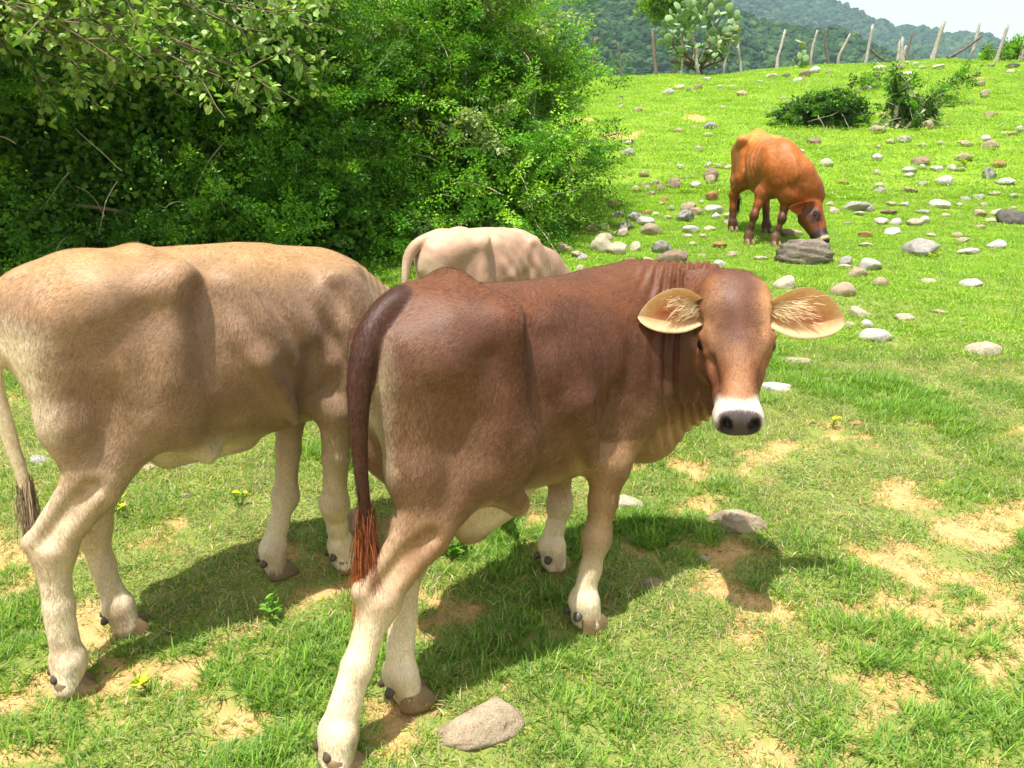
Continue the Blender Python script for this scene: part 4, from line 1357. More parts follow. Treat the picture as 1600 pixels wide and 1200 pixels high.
def thicket(name, label, cat, lobes, base, n_spray, per, leaf, cols, seed, droop=(.3, 1.1), n_core=0, twigs=60, spray_len=(.35, .8), rad=.06, clusters=0, pale_share=.07, stems=7, stem_mat=None):
    r = np.random.default_rng(seed)
    if clusters:
        Oc, Nc = hull_points(r, lobes, clusters, (.70, .98))
        cl = r.integers(0, clusters, n_spray)
        O = Oc[cl] + r.normal(0, .13, (n_spray, 3)); N = Nc[cl]
        tone = r.uniform(.70, 1.30, clusters)
        pale = r.random(clusters) < pale_share
    else:
        O, N = hull_points(r, lobes, n_spray, (.62, .95))
    D = N * 1.0 + r.normal(0, .45, (n_spray, 3)) + [0, 0, .35]
    L = r.uniform(*spray_len, n_spray)
    S = sprays(r, O, D, L, r.uniform(*droop, n_spray))
    p, d = along(r, S, per)
    n = len(p)
    off = r.normal(0, 1, (n, 3)); off -= (off * d).sum(1)[:, None] * d / ((d * d).sum(1)[:, None] + 1e-9)
    off /= np.linalg.norm(off, axis=1)[:, None]; off[:, 2] *= .6
    p = p + off * (rad * r.random(n) ** .7)[:, None]
    ax = d / (np.linalg.norm(d, axis=1)[:, None]) * .5 + off * .9 + r.normal(0, .35, (n, 3))
    up = np.array([0, 0, 1.0]) + r.normal(0, .55, (n, 3))
    ll = r.uniform(leaf[0], leaf[1], n)
    cols = np.array(cols)
    ck = np.repeat(cols[r.integers(0, len(cols), n_spray)] * r.uniform(.75, 1.25, (n_spray, 1)), per, axis=0) * r.uniform(.75, 1.25, (n, 1))
    if clusters:
        pk = np.repeat(pale[cl], per); tk = np.repeat(tone[cl], per)[:, None]
        ck = ck * tk
        ck[pk] = np.array(srgb(150, 168, 116)) * r.uniform(.75, 1.2, (pk.sum(), 1))
        ll = np.where(pk, ll * 1.5, ll)
    V, F, C = leaves(p, ax, up, ll, ll * r.uniform(.42, .62, n), ck)
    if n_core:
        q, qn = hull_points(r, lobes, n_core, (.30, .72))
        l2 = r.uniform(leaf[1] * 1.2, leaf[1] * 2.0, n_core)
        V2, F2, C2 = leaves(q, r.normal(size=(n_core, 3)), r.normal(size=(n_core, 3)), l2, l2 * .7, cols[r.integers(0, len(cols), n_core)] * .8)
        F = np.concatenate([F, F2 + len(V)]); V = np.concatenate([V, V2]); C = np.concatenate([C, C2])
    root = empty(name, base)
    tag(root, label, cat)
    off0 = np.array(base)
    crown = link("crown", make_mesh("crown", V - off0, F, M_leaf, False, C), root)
    crown["kind"] = "stuff"
    # stems fan out from the base, twigs follow some of the sprays
    paths = []
    for k in range(stems):
        c, R = lobes[r.integers(0, len(lobes))]
        e = np.array(c) + r.normal(0, .3, 3) * np.array(R)
        b = off0 + [r.normal(0, .18), r.normal(0, .18), -.05]
        m = .5 * (b + e) + [r.normal(0, .12), r.normal(0, .12), .25]
        tt = np.linspace(0, 1, 9)[:, None]
        paths.append((((1 - tt) ** 2 * b + 2 * tt * (1 - tt) * m + tt ** 2 * e) - off0, .035, .012))
    V, F = tubes(paths, 6)
    link("trunk", make_mesh("trunk", V, F, stem_mat or M_bark), root)
    if twigs:
        k = r.choice(n_spray, twigs, replace=False)
        V, F = tubes([(S[i] - off0, .0048, .0018) for i in k], 3)
        # bare pale twigs sticking out
        O2, N2 = hull_points(r, lobes, twigs, (.85, 1.0))
        S2 = sprays(r, O2, N2 * .5 + r.normal(0, .7, (twigs, 3)), r.uniform(.3, .9, twigs), r.uniform(.2, 1.6, twigs), 9)
        V2, F2 = tubes([(s - off0, .0055, .002) for s in S2], 3)
        o = link("twigs", make_mesh("twigs", np.concatenate([V, V2]), np.concatenate([F, F2 + len(V)]), M_twig), root)
        o["kind"] = "stuff"
    return root
G1, G2, G3, G4 = srgb(92, 142, 38), srgb(114, 162, 44), srgb(72, 120, 34), srgb(142, 182, 62)
def gz(x, y): return float(ground_z(x, y))
thicket("shrub", "big small-leaved green shrub left of the grazing cow, its right edge against the open slope", "shrub",
        [((-.70, 9.0, 2.15), (1.2, 1.0, 1.6)), ((-.02, 9.3, 1.75), (.9, .9, 1.05)), ((-1.3, 8.2, 1.6), (1.0, .8, 1.2)), ((-.35, 8.2, 1.35), (1.0, .75, .65)), ((-.75, 9.2, 3.3), (.95, .9, .9)), ((-1.5, 8.8, 3.0), (1.2, .9, 1.2)), ((-.02, 8.9, 1.25), (.72, .6, .45))],
        (-.5, 9.0, gz(-.5, 9.0)), 1900, 110, (.026, .046), [G1, G2, G3, G4], 101, n_core=52000, twigs=100, clusters=190)
thicket("shrub", "dense dark shrub behind the tan calf, shaded by the overhanging branches", "shrub",
        [((-3.1, 6.9, 1.6), (1.1, .8, 1.2)), ((-2.1, 7.2, 1.9), (.9, .8, 1.4)), ((-4.3, 6.8, 1.7), (1.1, .8, 1.3)), ((-2.6, 6.5, 1.0), (1.2, .6, .55)), ((-3.9, 6.3, 1.0), (1.1, .6, .6)), ((-3.2, 7.4, 2.8), (2.0, .8, 1.0)), ((-1.55, 7.2, 1.25), (.6, .55, .7))],
        (-3.0, 7.0, gz(-3.0, 7.0)), 1300, 110, (.024, .040), [G1, G3, G3, G2], 102, n_core=60000, twigs=45, clusters=150, pale_share=0)
def pix(u, v, t):
    """a place seen in that direction at depth t"""
    x = (u - 800) / F_PX; y = (v - 600) / F_PX; p = radians(PITCH)
    return np.array([x * t, t * (cos(p) - y * sin(p)), CAM_H - t * (sin(p) + y * cos(p))])
def pix_ground(u, v, lo=.5, hi=60):
    """where that direction first meets the ground"""
    ts = np.concatenate([np.arange(lo, 12, .02), np.arange(12, hi, .05)])
    P = np.stack([pix(u, v, t) for t in (0, 1)]); d = P[1] - P[0]
    Q = P[0] + ts[:, None] * d
    gap = Q[:, 2] - ground_z(Q[:, 0], Q[:, 1])
    below = np.nonzero(gap < 0)[0]
    i = below[0] if len(below) else int(np.argmin(gap + 1e3 * (ts > 25)))
    q = Q[i]
    return np.array([q[0], q[1], gz(q[0], q[1])]), ts[i]
def bez(a, m, b, k=12):
    t = np.linspace(0, 1, k)[:, None]
    return (1 - t) ** 2 * np.asarray(a) + 2 * t * (1 - t) * np.asarray(m) + t ** 2 * np.asarray(b)

def round_leaf_tree():
    r = np.random.default_rng(33)
    base = np.array([-5.4, 4.4, gz(-5.4, 4.4)])
    root = empty("tree", base)
    tag(root, "pale round-leaved tree reaching its grey branches into the upper left corner over the dark shrub", "tree")
    top = base + [.3, .1, 3.4]
    paths = [(bez(base - [0, 0, .1], base + [-.1, .1, 1.8], top), .13, .09)]
    fork = base + [.15, .05, 2.3]
    tips = [(505, 95, 5.2), (470, 160, 5.1), (300, 160, 4.8), (215, 150, 5.0), (540, 50, 5.3), (490, 45, 5.0), (440, 140, 4.9), (400, 152, 5.1), (345, 120, 4.7), (300, 70, 5.2), (250, 125, 4.8), (330, 20, 4.9), (520, 12, 5.4), (180, 95, 4.5), (110, 60, 4.6), (200, 30, 4.9), (420, 75, 5.3),
            (140, 130, 5.0), (60, 30, 4.7), (380, 45, 4.7), (270, 95, 5.5), (100, 150, 5.4), (450, 20, 4.8), (150, 5, 4.6), (30, 90, 4.9)]
    S = []
    for u, v, t in tips:
        e = pix(u, v, t)
        a = fork + r.normal(0, .12, 3)
        m = .45 * a + .55 * e + [0, 0, .45 + .2 * r.random()]
        path = bez(a, m, e, 16)
        path[1:-1] += r.normal(0, .018, (14, 3))
        paths.append((path, .015, .003))
        for k in range(15):       # side twigs
            i = r.integers(6, 15)
            d = (path[i] - path[i - 1]); d /= np.linalg.norm(d)
            dd = d + r.normal(0, .6, 3); dd /= np.linalg.norm(dd)
            s = sprays(r, path[i][None], dd[None], np.array([r.uniform(.18, .45)]), np.array([.2]), 6)[0]
            paths.append((s, .006, .002)); S.append(s)
        S.append(path[np.linspace(8, 15, 6).astype(int)])
    # canopy above the frame
    lobes = [((-4.9, 5.4, 4.9), (1.5, 1.2, 1.05)), ((-3.7, 6.0, 5.2), (1.4, 1.1, 1.1)), ((-2.7, 6.0, 4.9), (1.1, 1.0, .8)), ((-5.6, 4.6, 4.8), (1.2, 1.1, 1.1))]
    for c, R in lobes:
        for k in range(4):
            e = np.array(c) + r.normal(0, .4, 3) * np.array(R)
            paths.append((bez(top - [0, 0, .6 * r.random()], .5 * (top + e) + [0, 0, .3], e, 10), .045, .012))
    V, F = tubes([(p - base, a, b) for p, a, b in paths], 5)
    link("trunk", make_mesh("trunk", V, F, M_bark), root)
    S = np.stack(S)
    p, d = along(r, S, 20)
    n = len(p)
    off = r.normal(size=(n, 3)); off -= (off * d).sum(1)[:, None] * d / ((d * d).sum(1)[:, None]); off /= np.linalg.norm(off, axis=1)[:, None]
    p2 = p + off * .018
    cols = np.array([srgb(128, 160, 82), srgb(146, 176, 98), srgb(106, 142, 68), srgb(160, 184, 114)])
    L = r.uniform(.038, .070, n)
    V, F, C = oval_leaves(p2, off + d / np.linalg.norm(d, axis=1)[:, None] * .5, r.normal(0, .5, (n, 3)) + [0, 0, 1], L, L * r.uniform(.6, .8, n), cols[r.integers(0, 4, n)] * r.uniform(.75, 1.2, (n, 1)))
    n2 = 20000
    q, qn = hull_points(r, lobes, n2, (.25, 1.0))
    L2 = r.uniform(.07, .13, n2)
    V2, F2, C2 = oval_leaves(q, r.normal(size=(n2, 3)), r.normal(0, .6, (n2, 3)) + [0, 0, 1], L2, L2 * .75, cols[r.integers(0, 4, n2)])
    o = link("crown", make_mesh("crown", np.concatenate([V, V2]) - base, np.concatenate([F, F2 + len(V)]), M_leaf_round, False, np.concatenate([C, C2])), root)
    o["kind"] = "stuff"
round_leaf_tree()

def feather_bush():
    """acacia with twice-divided leaves at the left edge"""
    r = np.random.default_rng(44)
    base = np.array([-4.25, 4.75, gz(-4.25, 4.75)])
    root = empty("acacia", base)
    tag(root, "feathery leaved acacia at the left edge below the round-leaved branches", "tree")
    paths = [(bez(base, base + [.05, 0, 1.2], base + [.25, -.1, 2.2]), .03, .012)]
    LV, LF, LC, off = [], [], [], 0
    for k in range(34):
        u, v = r.uniform(-70, 50), r.uniform(40, 175)
        tip = pix(u, v, r.uniform(4.5, 5.0))
        a = tip + [-.32, r.normal(0, .06), .10 + r.normal(0, .05)]
        st = bez(a, .5 * (a + tip) + [0, 0, .06], tip, 12)
        paths.append((st, .003, .001))
        for i in range(2, 12):
            d = st[i] - st[i - 1]; d /= np.linalg.norm(d)
            for s in (-1, 1):
                side = np.cross(d, [0, 0, 1]) * s; side /= np.linalg.norm(side)
                pd = side * .85 + d * .45 + [0, 0, -.25]; pd /= np.linalg.norm(pd)
                m = 9; tt = np.linspace(.1, 1, m)[:, None]
                pp = st[i] + pd * tt * .085 * (1 - .04 * abs(i - 6))
                for s2 in (-1, 1):
                    q = np.cross(pd, [0, 0, 1]) * s2 + pd * .35
                    V, F, C = leaves(pp, np.tile(q, (m, 1)), np.tile([0, .2, 1.], (m, 1)), np.full(m, .024), np.full(m, .009), np.tile(srgb(82, 118, 62), (m, 1)) * r.uniform(.8, 1.2, (m, 1)), 0)
                    LV.append(V); LF.append(F + off); LC.append(C); off += len(V)
        paths.append((bez(base + [.2, -.1, 2.0], .5 * (base + [.2, -.1, 2.0] + a) + [0, 0, .1], a, 6), .006, .003))
    V, F = tubes([(p - base, x, y) for p, x, y in paths], 4)
    link("trunk", make_mesh("trunk", V, F, M_bark), root)
    o = link("crown", make_mesh("crown", np.concatenate(LV) - base, np.concatenate(LF), M_leaf, False, np.concatenate(LC)), root); o["kind"] = "stuff"
feather_bush()

# shrubs on the slope
def at_px(u, v):
    return pix_ground(u, v)
def slope_shrub(name, label, u, v, wpx, hpx, lobes_rel, **kw):
    b, t = at_px(u, v)
    m = t / F_PX
    lobes = [((b[0] + cx * m, b[1] + cy * m, b[2] + cz * m), (rx * m, ry * m, rz * m)) for cx, cy, cz, rx, ry, rz in lobes_rel]
    return thicket(name, label, "shrub", lobes, tuple(b), **kw)
GD1, GD2 = srgb(62, 98, 42), srgb(80, 116, 48)
slope_shrub("shrub", "dense low rounded dark shrub on the upper slope with dead sticks at its foot", 1290, 196, 150, 65,
            [(5, 0, 17, 40, 36, 16), (-32, 0, 11, 20, 24, 11), (32, 0, 12, 20, 24, 12), (-56, 5, 8, 9, 10, 9), (10, 0, 28, 24, 22, 11)],
            n_spray=330, per=55, leaf=(.05, .085), cols=[GD1, GD2, G2, GD1], seed=111, n_core=3500, twigs=50, spray_len=(.15, .35), rad=.06, stems=8)
slope_shrub("shrub", "thorny open shrub with bare grey stems and an upright leafy top on the upper slope", 1418, 198, 90, 90,
            [(0, 0, 22, 24, 22, 18), (-18, 0, 48, 9, 10, 18), (-22, 0, 70, 4, 4, 10), (24, 0, 22, 16, 14, 10)],
            n_spray=90, per=40, leaf=(.045, .08), cols=[GD2, G2, GD1, G1], seed=112, n_core=500, twigs=50, spray_len=(.15, .4), rad=.05, stems=16, stem_mat=M_twig)
slope_shrub("sapling", "thin leafy branch rising right of the thorny shrub on the upper slope", 1462, 165, 60, 45,
            [(8, 0, 12, 9, 8, 10), (24, 0, 30, 12, 10, 9), (40, 0, 42, 10, 10, 7)],
            n_spray=46, per=34, leaf=(.04, .07), cols=[GD2, G2], seed=113, n_core=0, twigs=6, spray_len=(.12, .3), rad=.04, stems=2)
slope_shrub("sapling", "low trailing leafy branch between the two shrubs on the upper slope", 1372, 140, 60, 25,
            [(-25, 0, 8, 16, 14, 8), (5, 0, 12, 18, 14, 9), (30, 0, 8, 14, 12, 8)],
            n_spray=46, per=34, leaf=(.045, .08), cols=[GD2, G2, GD1], seed=114, n_core=0, twigs=8, spray_len=(.12, .3), rad=.04, stems=3)
slope_shrub("shrub", "light green bush on the hill crest at the right edge behind the posts", 1592, 96, 60, 35,
            [(14, 30, 8, 34, 40, 9), (-30, 20, 3, 22, 30, 5), (45, 40, 14, 36, 40, 12)],
            n_spray=120, per=45, leaf=(.07, .12), cols=[G2, G4, srgb(96, 124, 50)], seed=115, n_core=800, twigs=10, spray_len=(.2, .5), rad=.1, stems=5)
# broad tree beyond the prickly pear
def crest_tree():
    b = np.array(pix(1048, 60, 27.0)); b[2] = gz(b[0], b[1])
    lobes = [((*pix(1045, 0, 27.0),), (.75, .7, .28)), ((*pix(1075, -25, 27.0),), (.9, .8, .45)), ((*pix(1022, 10, 27.2),), (.35, .45, .16)), ((*pix(1070, 14, 27.2),), (.40, .45, .25))]
    thicket("tree", "yellow-green tree with a spreading crown behind the prickly pear on the crest", "tree", lobes, tuple(b), 420, 60, (.07, .12),
            [srgb(116, 150, 44), srgb(132, 164, 54), srgb(98, 134, 40)], 116, n_core=900, twigs=10, spray_len=(.25, .6), rad=.12, stems=4)
crest_tree()
# ------------------------------------------------------------------ old fence posts along the crest, prickly pears
M_post = plain_material("weathered_grey_wood", srgb(158, 152, 142), .9, .2, .5, 18, .9)
M_post2 = plain_material("dark_weathered_wood", srgb(104, 94, 84), .9, .2, .5, 18, .9)
def bark_tube(pts, r0, r1, seed, sides=10, split=0.0):
    """knotty round post: rings with uneven radius, jagged top"""
    r = np.random.default_rng(seed)
    pts = np.asarray(pts, float)
    k = 16
    s = np.linspace(0, len(pts) - 1, k); i = np.clip(s.astype(int), 0, len(pts) - 2); f = (s - i)[:, None]
    c = pts[i] * (1 - f) + pts[i + 1] * f
    for _ in range(2): c[1:-1] = .5 * c[1:-1] + .25 * (c[:-2] + c[2:])
    d = np.gradient(c, axis=0); d /= np.linalg.norm(d, axis=1)[:, None]
    u = np.cross(d, [.2, 1, .1]); u /= np.linalg.norm(u, axis=1)[:, None]; w = np.cross(d, u)
    th = np.linspace(0, 2 * pi, sides, endpoint=False)
    rad = np.linspace(r0, r1, k)[:, None] * (1 + .22 * (vnoise(np.cos(th)[None] * 1.4 + seed, np.sin(th)[None] * 1.4 + np.linspace(0, 5, k)[:, None], seed=seed) - .5) * 2)
    V = c[:, None] + rad[..., None] * (np.cos(th)[None, :, None] * u[:, None] + np.sin(th)[None, :, None] * w[:, None])
    V[-1] += d[-1] * (r.random((sides, 1)) * r1 * (1.2 + split * 3))
    V = V.reshape(-1, 3)
    a = np.arange(k - 1)[:, None] * sides
    F = [np.stack([(a + j)[:, 0], (a + (j + 1) % sides)[:, 0], (a + sides + (j + 1) % sides)[:, 0], (a + sides + j)[:, 0]], 1) for j in range(sides)]
    F = np.concatenate(F)
    V = np.concatenate([V, c[-1:] + d[-1] * r1 * .2]); m = len(V) - 1; b = (k - 1) * sides
    cap = np.array([(b + j, b + j + 1, b + (j + 2) % sides, m) for j in range(0, sides, 2)])
    return V, np.concatenate([F, cap])
POST_Y = 22.6
def on_crest(u):
    """ground point at the fence line in direction u"""
    p = pix(u, 105, 1.0) - [0, 0, CAM_H]
    x = p[0] / p[1] * POST_Y
    return np.array([x, POST_Y, gz(x, POST_Y)]), POST_Y / p[1]
POSTS = [  # base u, offsets of the line in px (du, height), width px, dark, label
    (924, [(0, 0), (2, 22), (5, 60)], 8, 1, "dark weathered fence post nearest to the big green shrub"),
    (972, [(0, 0), (-3, 30), (-8, 52)], 5, 1, "thin dark crooked fence stick between two thicker posts left of the prickly pear"),
    (1026, [(0, 0), (-3, 25), (-7, 64)], 7.5, 1, "reddish dark fence post just left of the prickly pear"),
    (1065, [(0, 0), (1, 45)], 5, 0, "slim pale fence post in front of the left side of the prickly pear"),
    (1092, [(0, 0), (-5, 30), (-11, 60)], 8, 0, "grey fence post leaning left in front of the prickly pear trunk"),
    (1130, [(0, 0), (3, 28), (8, 55)], 5.5, 0, "pale slender fence post at the right side of the prickly pear"),
    (1159, [(0, 0), (-3, 20), (-8, 42)], 6, 0, "short fence post leaning left beside the right edge of the prickly pear"),
    (1214, [(0, 0), (1, 22), (4, 30), (10, 58)], 6.5, 0, "kinked pale fence post standing alone between the two prickly pears"),
    (1266, [(0, 0), (0, 25), (5, 52)], 5.5, 0, "fence post just behind the small prickly pear"),
    (1296, [(0, 0), (-6, 22), (-10, 38), (-9, 56)], 4.5, 1, "thin dark bent fence stick right of the small prickly pear"),
    (1309, [(0, 0), (-1, 14), (6, 30), (12, 44)], 5.5, 0, "short pale fence post leaning right beside the dark bent stick"),
    (1352, [(0, 0), (2, 24), (5, 57)], 6.5, 0, "straight grey fence post with a bent pole slanting from its middle"),
    (1414, [(0, 0), (3, 20), (8, 46)], 5, 1, "dark forked fence post behind the split stump"),
    (1455, [(0, 0), (3, 18), (10, 54)], 10, 0, "thick split grey fence post right of the stump"),
    (1514, [(0, 0), (5, 25), (10, 58)], 6.5, 0, "tall pale fence post with a slanting pole resting against it"),
    (1555, [(0, 0), (3, 22), (8, 52)], 8, 0, "rough grey fence post second from the right edge"),
    (1592, [(0, 0), (3, 24), (8, 54)], 8.5, 0, "thick rough fence post at the right edge of the photo"),
]
for k, (u, line, w, dk, lab) in enumerate(POSTS):
    b, t = on_crest(u); m = t / F_PX
    pts = [(du * m, (.05 * ((k * 7) % 5 - 2)) * h * m, h * m - .03) for du, h in line]
    V, F = bark_tube(pts, w * m * .40, w * m * .31, 300 + k, 10, .4)
    o = link("fence_post", make_mesh("fence_post", V, F, M_post2 if dk else M_post))
    o.location = b
    tag(o, lab, "fence post", "old fence posts along the hill crest")
def pole(ua, ha, ub, hb, sag, w, label):
    a, t = on_crest(ua); m = t / F_PX
    e, _ = on_crest(ub)
    A = np.array([0, -.12, ha * m]); B = e - a + [0, -.12, hb * m]
    V, F = bark_tube(bez(A, .5 * (A + B) + [0, 0, sag * m], B, 8), w * m * .5, w * m * .4, 350 + ua, 8)
    o = link("wooden_pole", make_mesh("wooden_pole", V, F, M_post2)); o.location = a
    tag(o, label, "wooden pole")
pole(1355, 22, 1388, 3, -8, 4, "dark bent pole slanting down to the right from the straight grey post")
pole(1476, 2, 1523, 36, -4, 5, "dark pole slanting up to the right against the tall pale post")
# split stump
b, t = on_crest(1405); m = t / F_PX
root = empty("stump", b); tag(root, "split pale stump of an old post on the crest", "stump")
for k, (du, h, w) in enumerate(((-3, 26, 6), (2, 30, 6), (6, 20, 5))):
    V, F = bark_tube([(du * m, 0, -.03), (du * m * .9, .02 * k, h * .5 * m), ((du + k - 1) * m, .03 * k, h * m)], w * m * .55, w * m * .35, 380 + k, 8, 1.2)
    link("splinter", make_mesh("splinter", V, F, M_post), root)

# ---- prickly pears
def _pad_mat():
    t = NT("cactus_pad_skin")
    oi = t.n("ObjectInfo")
    c = t.ramp(oi.outputs['Random'], [(0, srgb(92, 122, 72)), (.5, srgb(116, 146, 92)), (.9, srgb(138, 164, 112)), (1, srgb(158, 150, 92))])
    vz = t.n("TexVoronoi"); vz.inputs['Scale'].default_value = 26; t.l(t.obj(), vz.inputs['Vector'])
    c = t.mix(t.ramp(vz.outputs['Distance'], [(.08, .7), (.14, 0)]), c, srgb(170, 160, 120))
    return t.done(t.bsdf(c, .55, None, .35))
M_pad = _pad_mat()
def pad_mesh():
    V, F = ico(3)
    V = V.copy(); z = (V[:, 2] + 1) / 2
    w = np.where(z < .3, .65 + .35 * sstep(z, 0, .3), 1)
    V = np.stack([V[:, 0] * .42 * w, V[:, 1] * .075 * w, z], 1)
    return make_mesh("pad", V, F, M_pad)
PAD = pad_mesh()
def prickly_pear(base, t, H, Wd, n_pads, label, seed, trunk=True, name="prickly_pear"):
    r = np.random.default_rng(seed); m = t / F_PX
    root = empty(name, base); tag(root, label, "cactus")
    paths = []; ends = []
    if trunk:
        paths.append(([(0, 0, -.05), (.01, 0, .12), (-.02, 0, .26)], .10, .085))
        for k in range(11):
            a = 2 * pi * k / 11 + r.normal(0, .2)
            e = np.array([cos(a) * Wd * .34, sin(a) * Wd * .28, H * r.uniform(.16, .55)])
            mid = np.array([cos(a) * Wd * .22, sin(a) * Wd * .2, .20 * H])
            paths.append((bez((-.01, 0, .16), mid, e, 8), .065, .04)); ends.append((e, nrm(e - [0, 0, .2 * H]), .0))
            ends.append((.6 * e + .4 * mid, nrm(e - [0, 0, .3 * H]), 0.)); ends.append((.3 * e + .7 * mid, nrm(e * [1, 1, .2]), 0.))
    else:
        ends = [(np.array([r.normal(0, .03), r.normal(0, .03), 0]), nrm([r.normal(0, .3), r.normal(0, .3), 1]), 0) for _ in range(4)]
    if paths:
        V = []; F = []; off = 0
        for p, a, b in paths:
            v, f = bark_tube(p, a, b, seed + len(V), 8); V.append(v); F.append(f + off); off += len(v)
        link("trunk", make_mesh("trunk", np.concatenate(V), np.concatenate(F), M_post2), root)
    C = np.array([0, 0, H * .55]); R = np.array([Wd * .5, Wd * .42, H * .47])
    made = 0; guard = 0
    while made < n_pads and guard < 12000:
        guard += 1
        L = r.uniform(.17, .26) * (1 if trunk else .85)
        if trunk:        # pads fill the outer shell of a round crown and grow outwards
            dv = r.normal(size=3); dv /= np.linalg.norm(dv)
            p = C + dv * R * r.uniform(.52, .92) ** .8 + [0, 0, -.08]
            if p[2] < .14 * H: continue
            nd = nrm(dv * [1, 1, .8] + r.normal(0, .45, 3) + [0, 0, .35])
        else:
            p, d, g = ends[r.integers(0, len(ends))]
            nd = nrm(d + r.normal(0, .55, 3) + np.array([0, 0, .30]))
            q = p + nd * L
            if abs(q[0]) > Wd / 2 or q[2] > H or q[2] < .03 or g > 6: continue
            ends.append((p + nd * L * .93, nd, g + 1))
        o = link("pad", PAD, root)
        yv = r.normal(size=3) + np.array([0, -.8, 0]); yv -= yv @ nd * nd; yv /= np.linalg.norm(yv); xv = np.cross(yv, nd)
        M = Matrix(np.stack([xv * L, yv * L, nd * L], 1).tolist()).to_4x4(); M.translation = Vector(p)
        o.matrix_local = M
        made += 1
b, t = on_crest(1097); b = b + [0, .35, 0]; b[2] = gz(b[0], b[1])
prickly_pear(b, t, 2.15, 2.15, 295, "large tree-like prickly pear cactus on the crest among the fence posts", 201)
b, t = on_crest(1252); b = b + [0, -.1, 0]; b[2] = gz(b[0], b[1])
prickly_pear(b, t, .72, .55, 26, "small young prickly pear cactus beside a fence post on the crest", 202, False)
# ------------------------------------------------------------------ stones
def _rock_mat(name, a, b, dark=.5, lichen=0.0, streak=False):
    t = NT(name)
    ob = t.obj()
    oi = t.n("ObjectInfo")
    mp = t.n("Mapping")
    t.l(ob, mp.inputs['Vector'])
    if streak: mp.inputs['Scale'].default_value = (1, 1.2, 5)
    ad = t.n("VectorMath", operation='ADD'); t.l(mp.outputs[0], ad.inputs[0]); t.l(oi.outputs['Random'], ad.inputs[1])
    n1 = t.noise(ad.outputs[0], 2.2, 6, .65); n2 = t.noise(ad.outputs[0], 9, 6, .7); n3 = t.noise(ad.outputs[0], 40, 4, .65)
    c = t.mix(t.ramp(n1, [(.35, 0), (.65, 1)]), a, b)
    c = t.mix(t.ramp(n2, [(.58, 0), (.68, dark)]), c, srgb(74, 66, 60))
    c = t.mix(.6, c, t.ramp(n3, [(.25, .85), (.75, 1.4)]), 'MULTIPLY')
    c = t.mix(.5, c, t.ramp(oi.outputs['Random'], [(0, .92), (1, 1.25)]), 'MULTIPLY')
    bm = t.bump(n2, .9, .16); bm = t.bump(n3, .7, .05, bm)
    return t.done(t.bsdf(c, .9, bm, .2))
M_rock = {
    'white': _rock_mat("pale_white_stone", srgb(240, 236, 226), srgb(222, 214, 200), .15),
    'cream': _rock_mat("cream_stone", srgb(232, 220, 194), srgb(216, 200, 168), .2),
    'tan': _rock_mat("tan_stone", srgb(218, 198, 168), srgb(198, 174, 144), .3),
    'brown': _rock_mat("brown_stone", srgb(192, 168, 142), srgb(164, 140, 118), .4),
    'orange': _rock_mat("orange_stone", srgb(208, 162, 106), srgb(188, 146, 100), .3),
    'grey': _rock_mat("grey_stone", srgb(206, 200, 190), srgb(182, 176, 166), .4),
    'dark': _rock_mat("dark_grey_stone", srgb(150, 144, 138), srgb(96, 90, 86), .6),
    'mottled': _rock_mat("black_and_white_stone", srgb(220, 214, 206), srgb(110, 104, 100), .7),
}
M_layered = _rock_mat("layered_grey_rock", srgb(176, 162, 144), srgb(96, 88, 80), .9, streak=True)
def rock_shape(seed, sub=3, planes=9, rough=.10):
    r = np.random.default_rng(seed)
    V, F = ico(sub)
    V = V * (1 + (fbm(V[:, 0] * 1.1 + seed, V[:, 1] * 1.1, V[:, 2] * 1.1, seed, 2) - .5)[:, None] * .5)
    for k in range(planes):          # broken faces
        n = r.normal(size=3); n /= np.linalg.norm(n)
        d = r.uniform(.62, .92)
        h = V @ n
        V = V - np.maximum(h - d, 0)[:, None] * n * .88
    V = V * (1 + (fbm(V[:, 0] * 3.5, V[:, 1] * 3.5, V[:, 2] * 3.5, seed + 3, 3) - .5)[:, None] * rough * 2)
    return V, F
ROCK_V = [rock_shape(500 + k, 3, 7 + (k * 5) % 11, .06 + .02 * (k % 4)) for k in range(14)]
_rock_mesh = {}
def rock_mesh(k, col):
    if (k, col) not in _rock_mesh:
        V, F = ROCK_V[k]
        _rock_mesh[k, col] = make_mesh("rock", V, F, M_rock[col])
    return _rock_mesh[k, col]
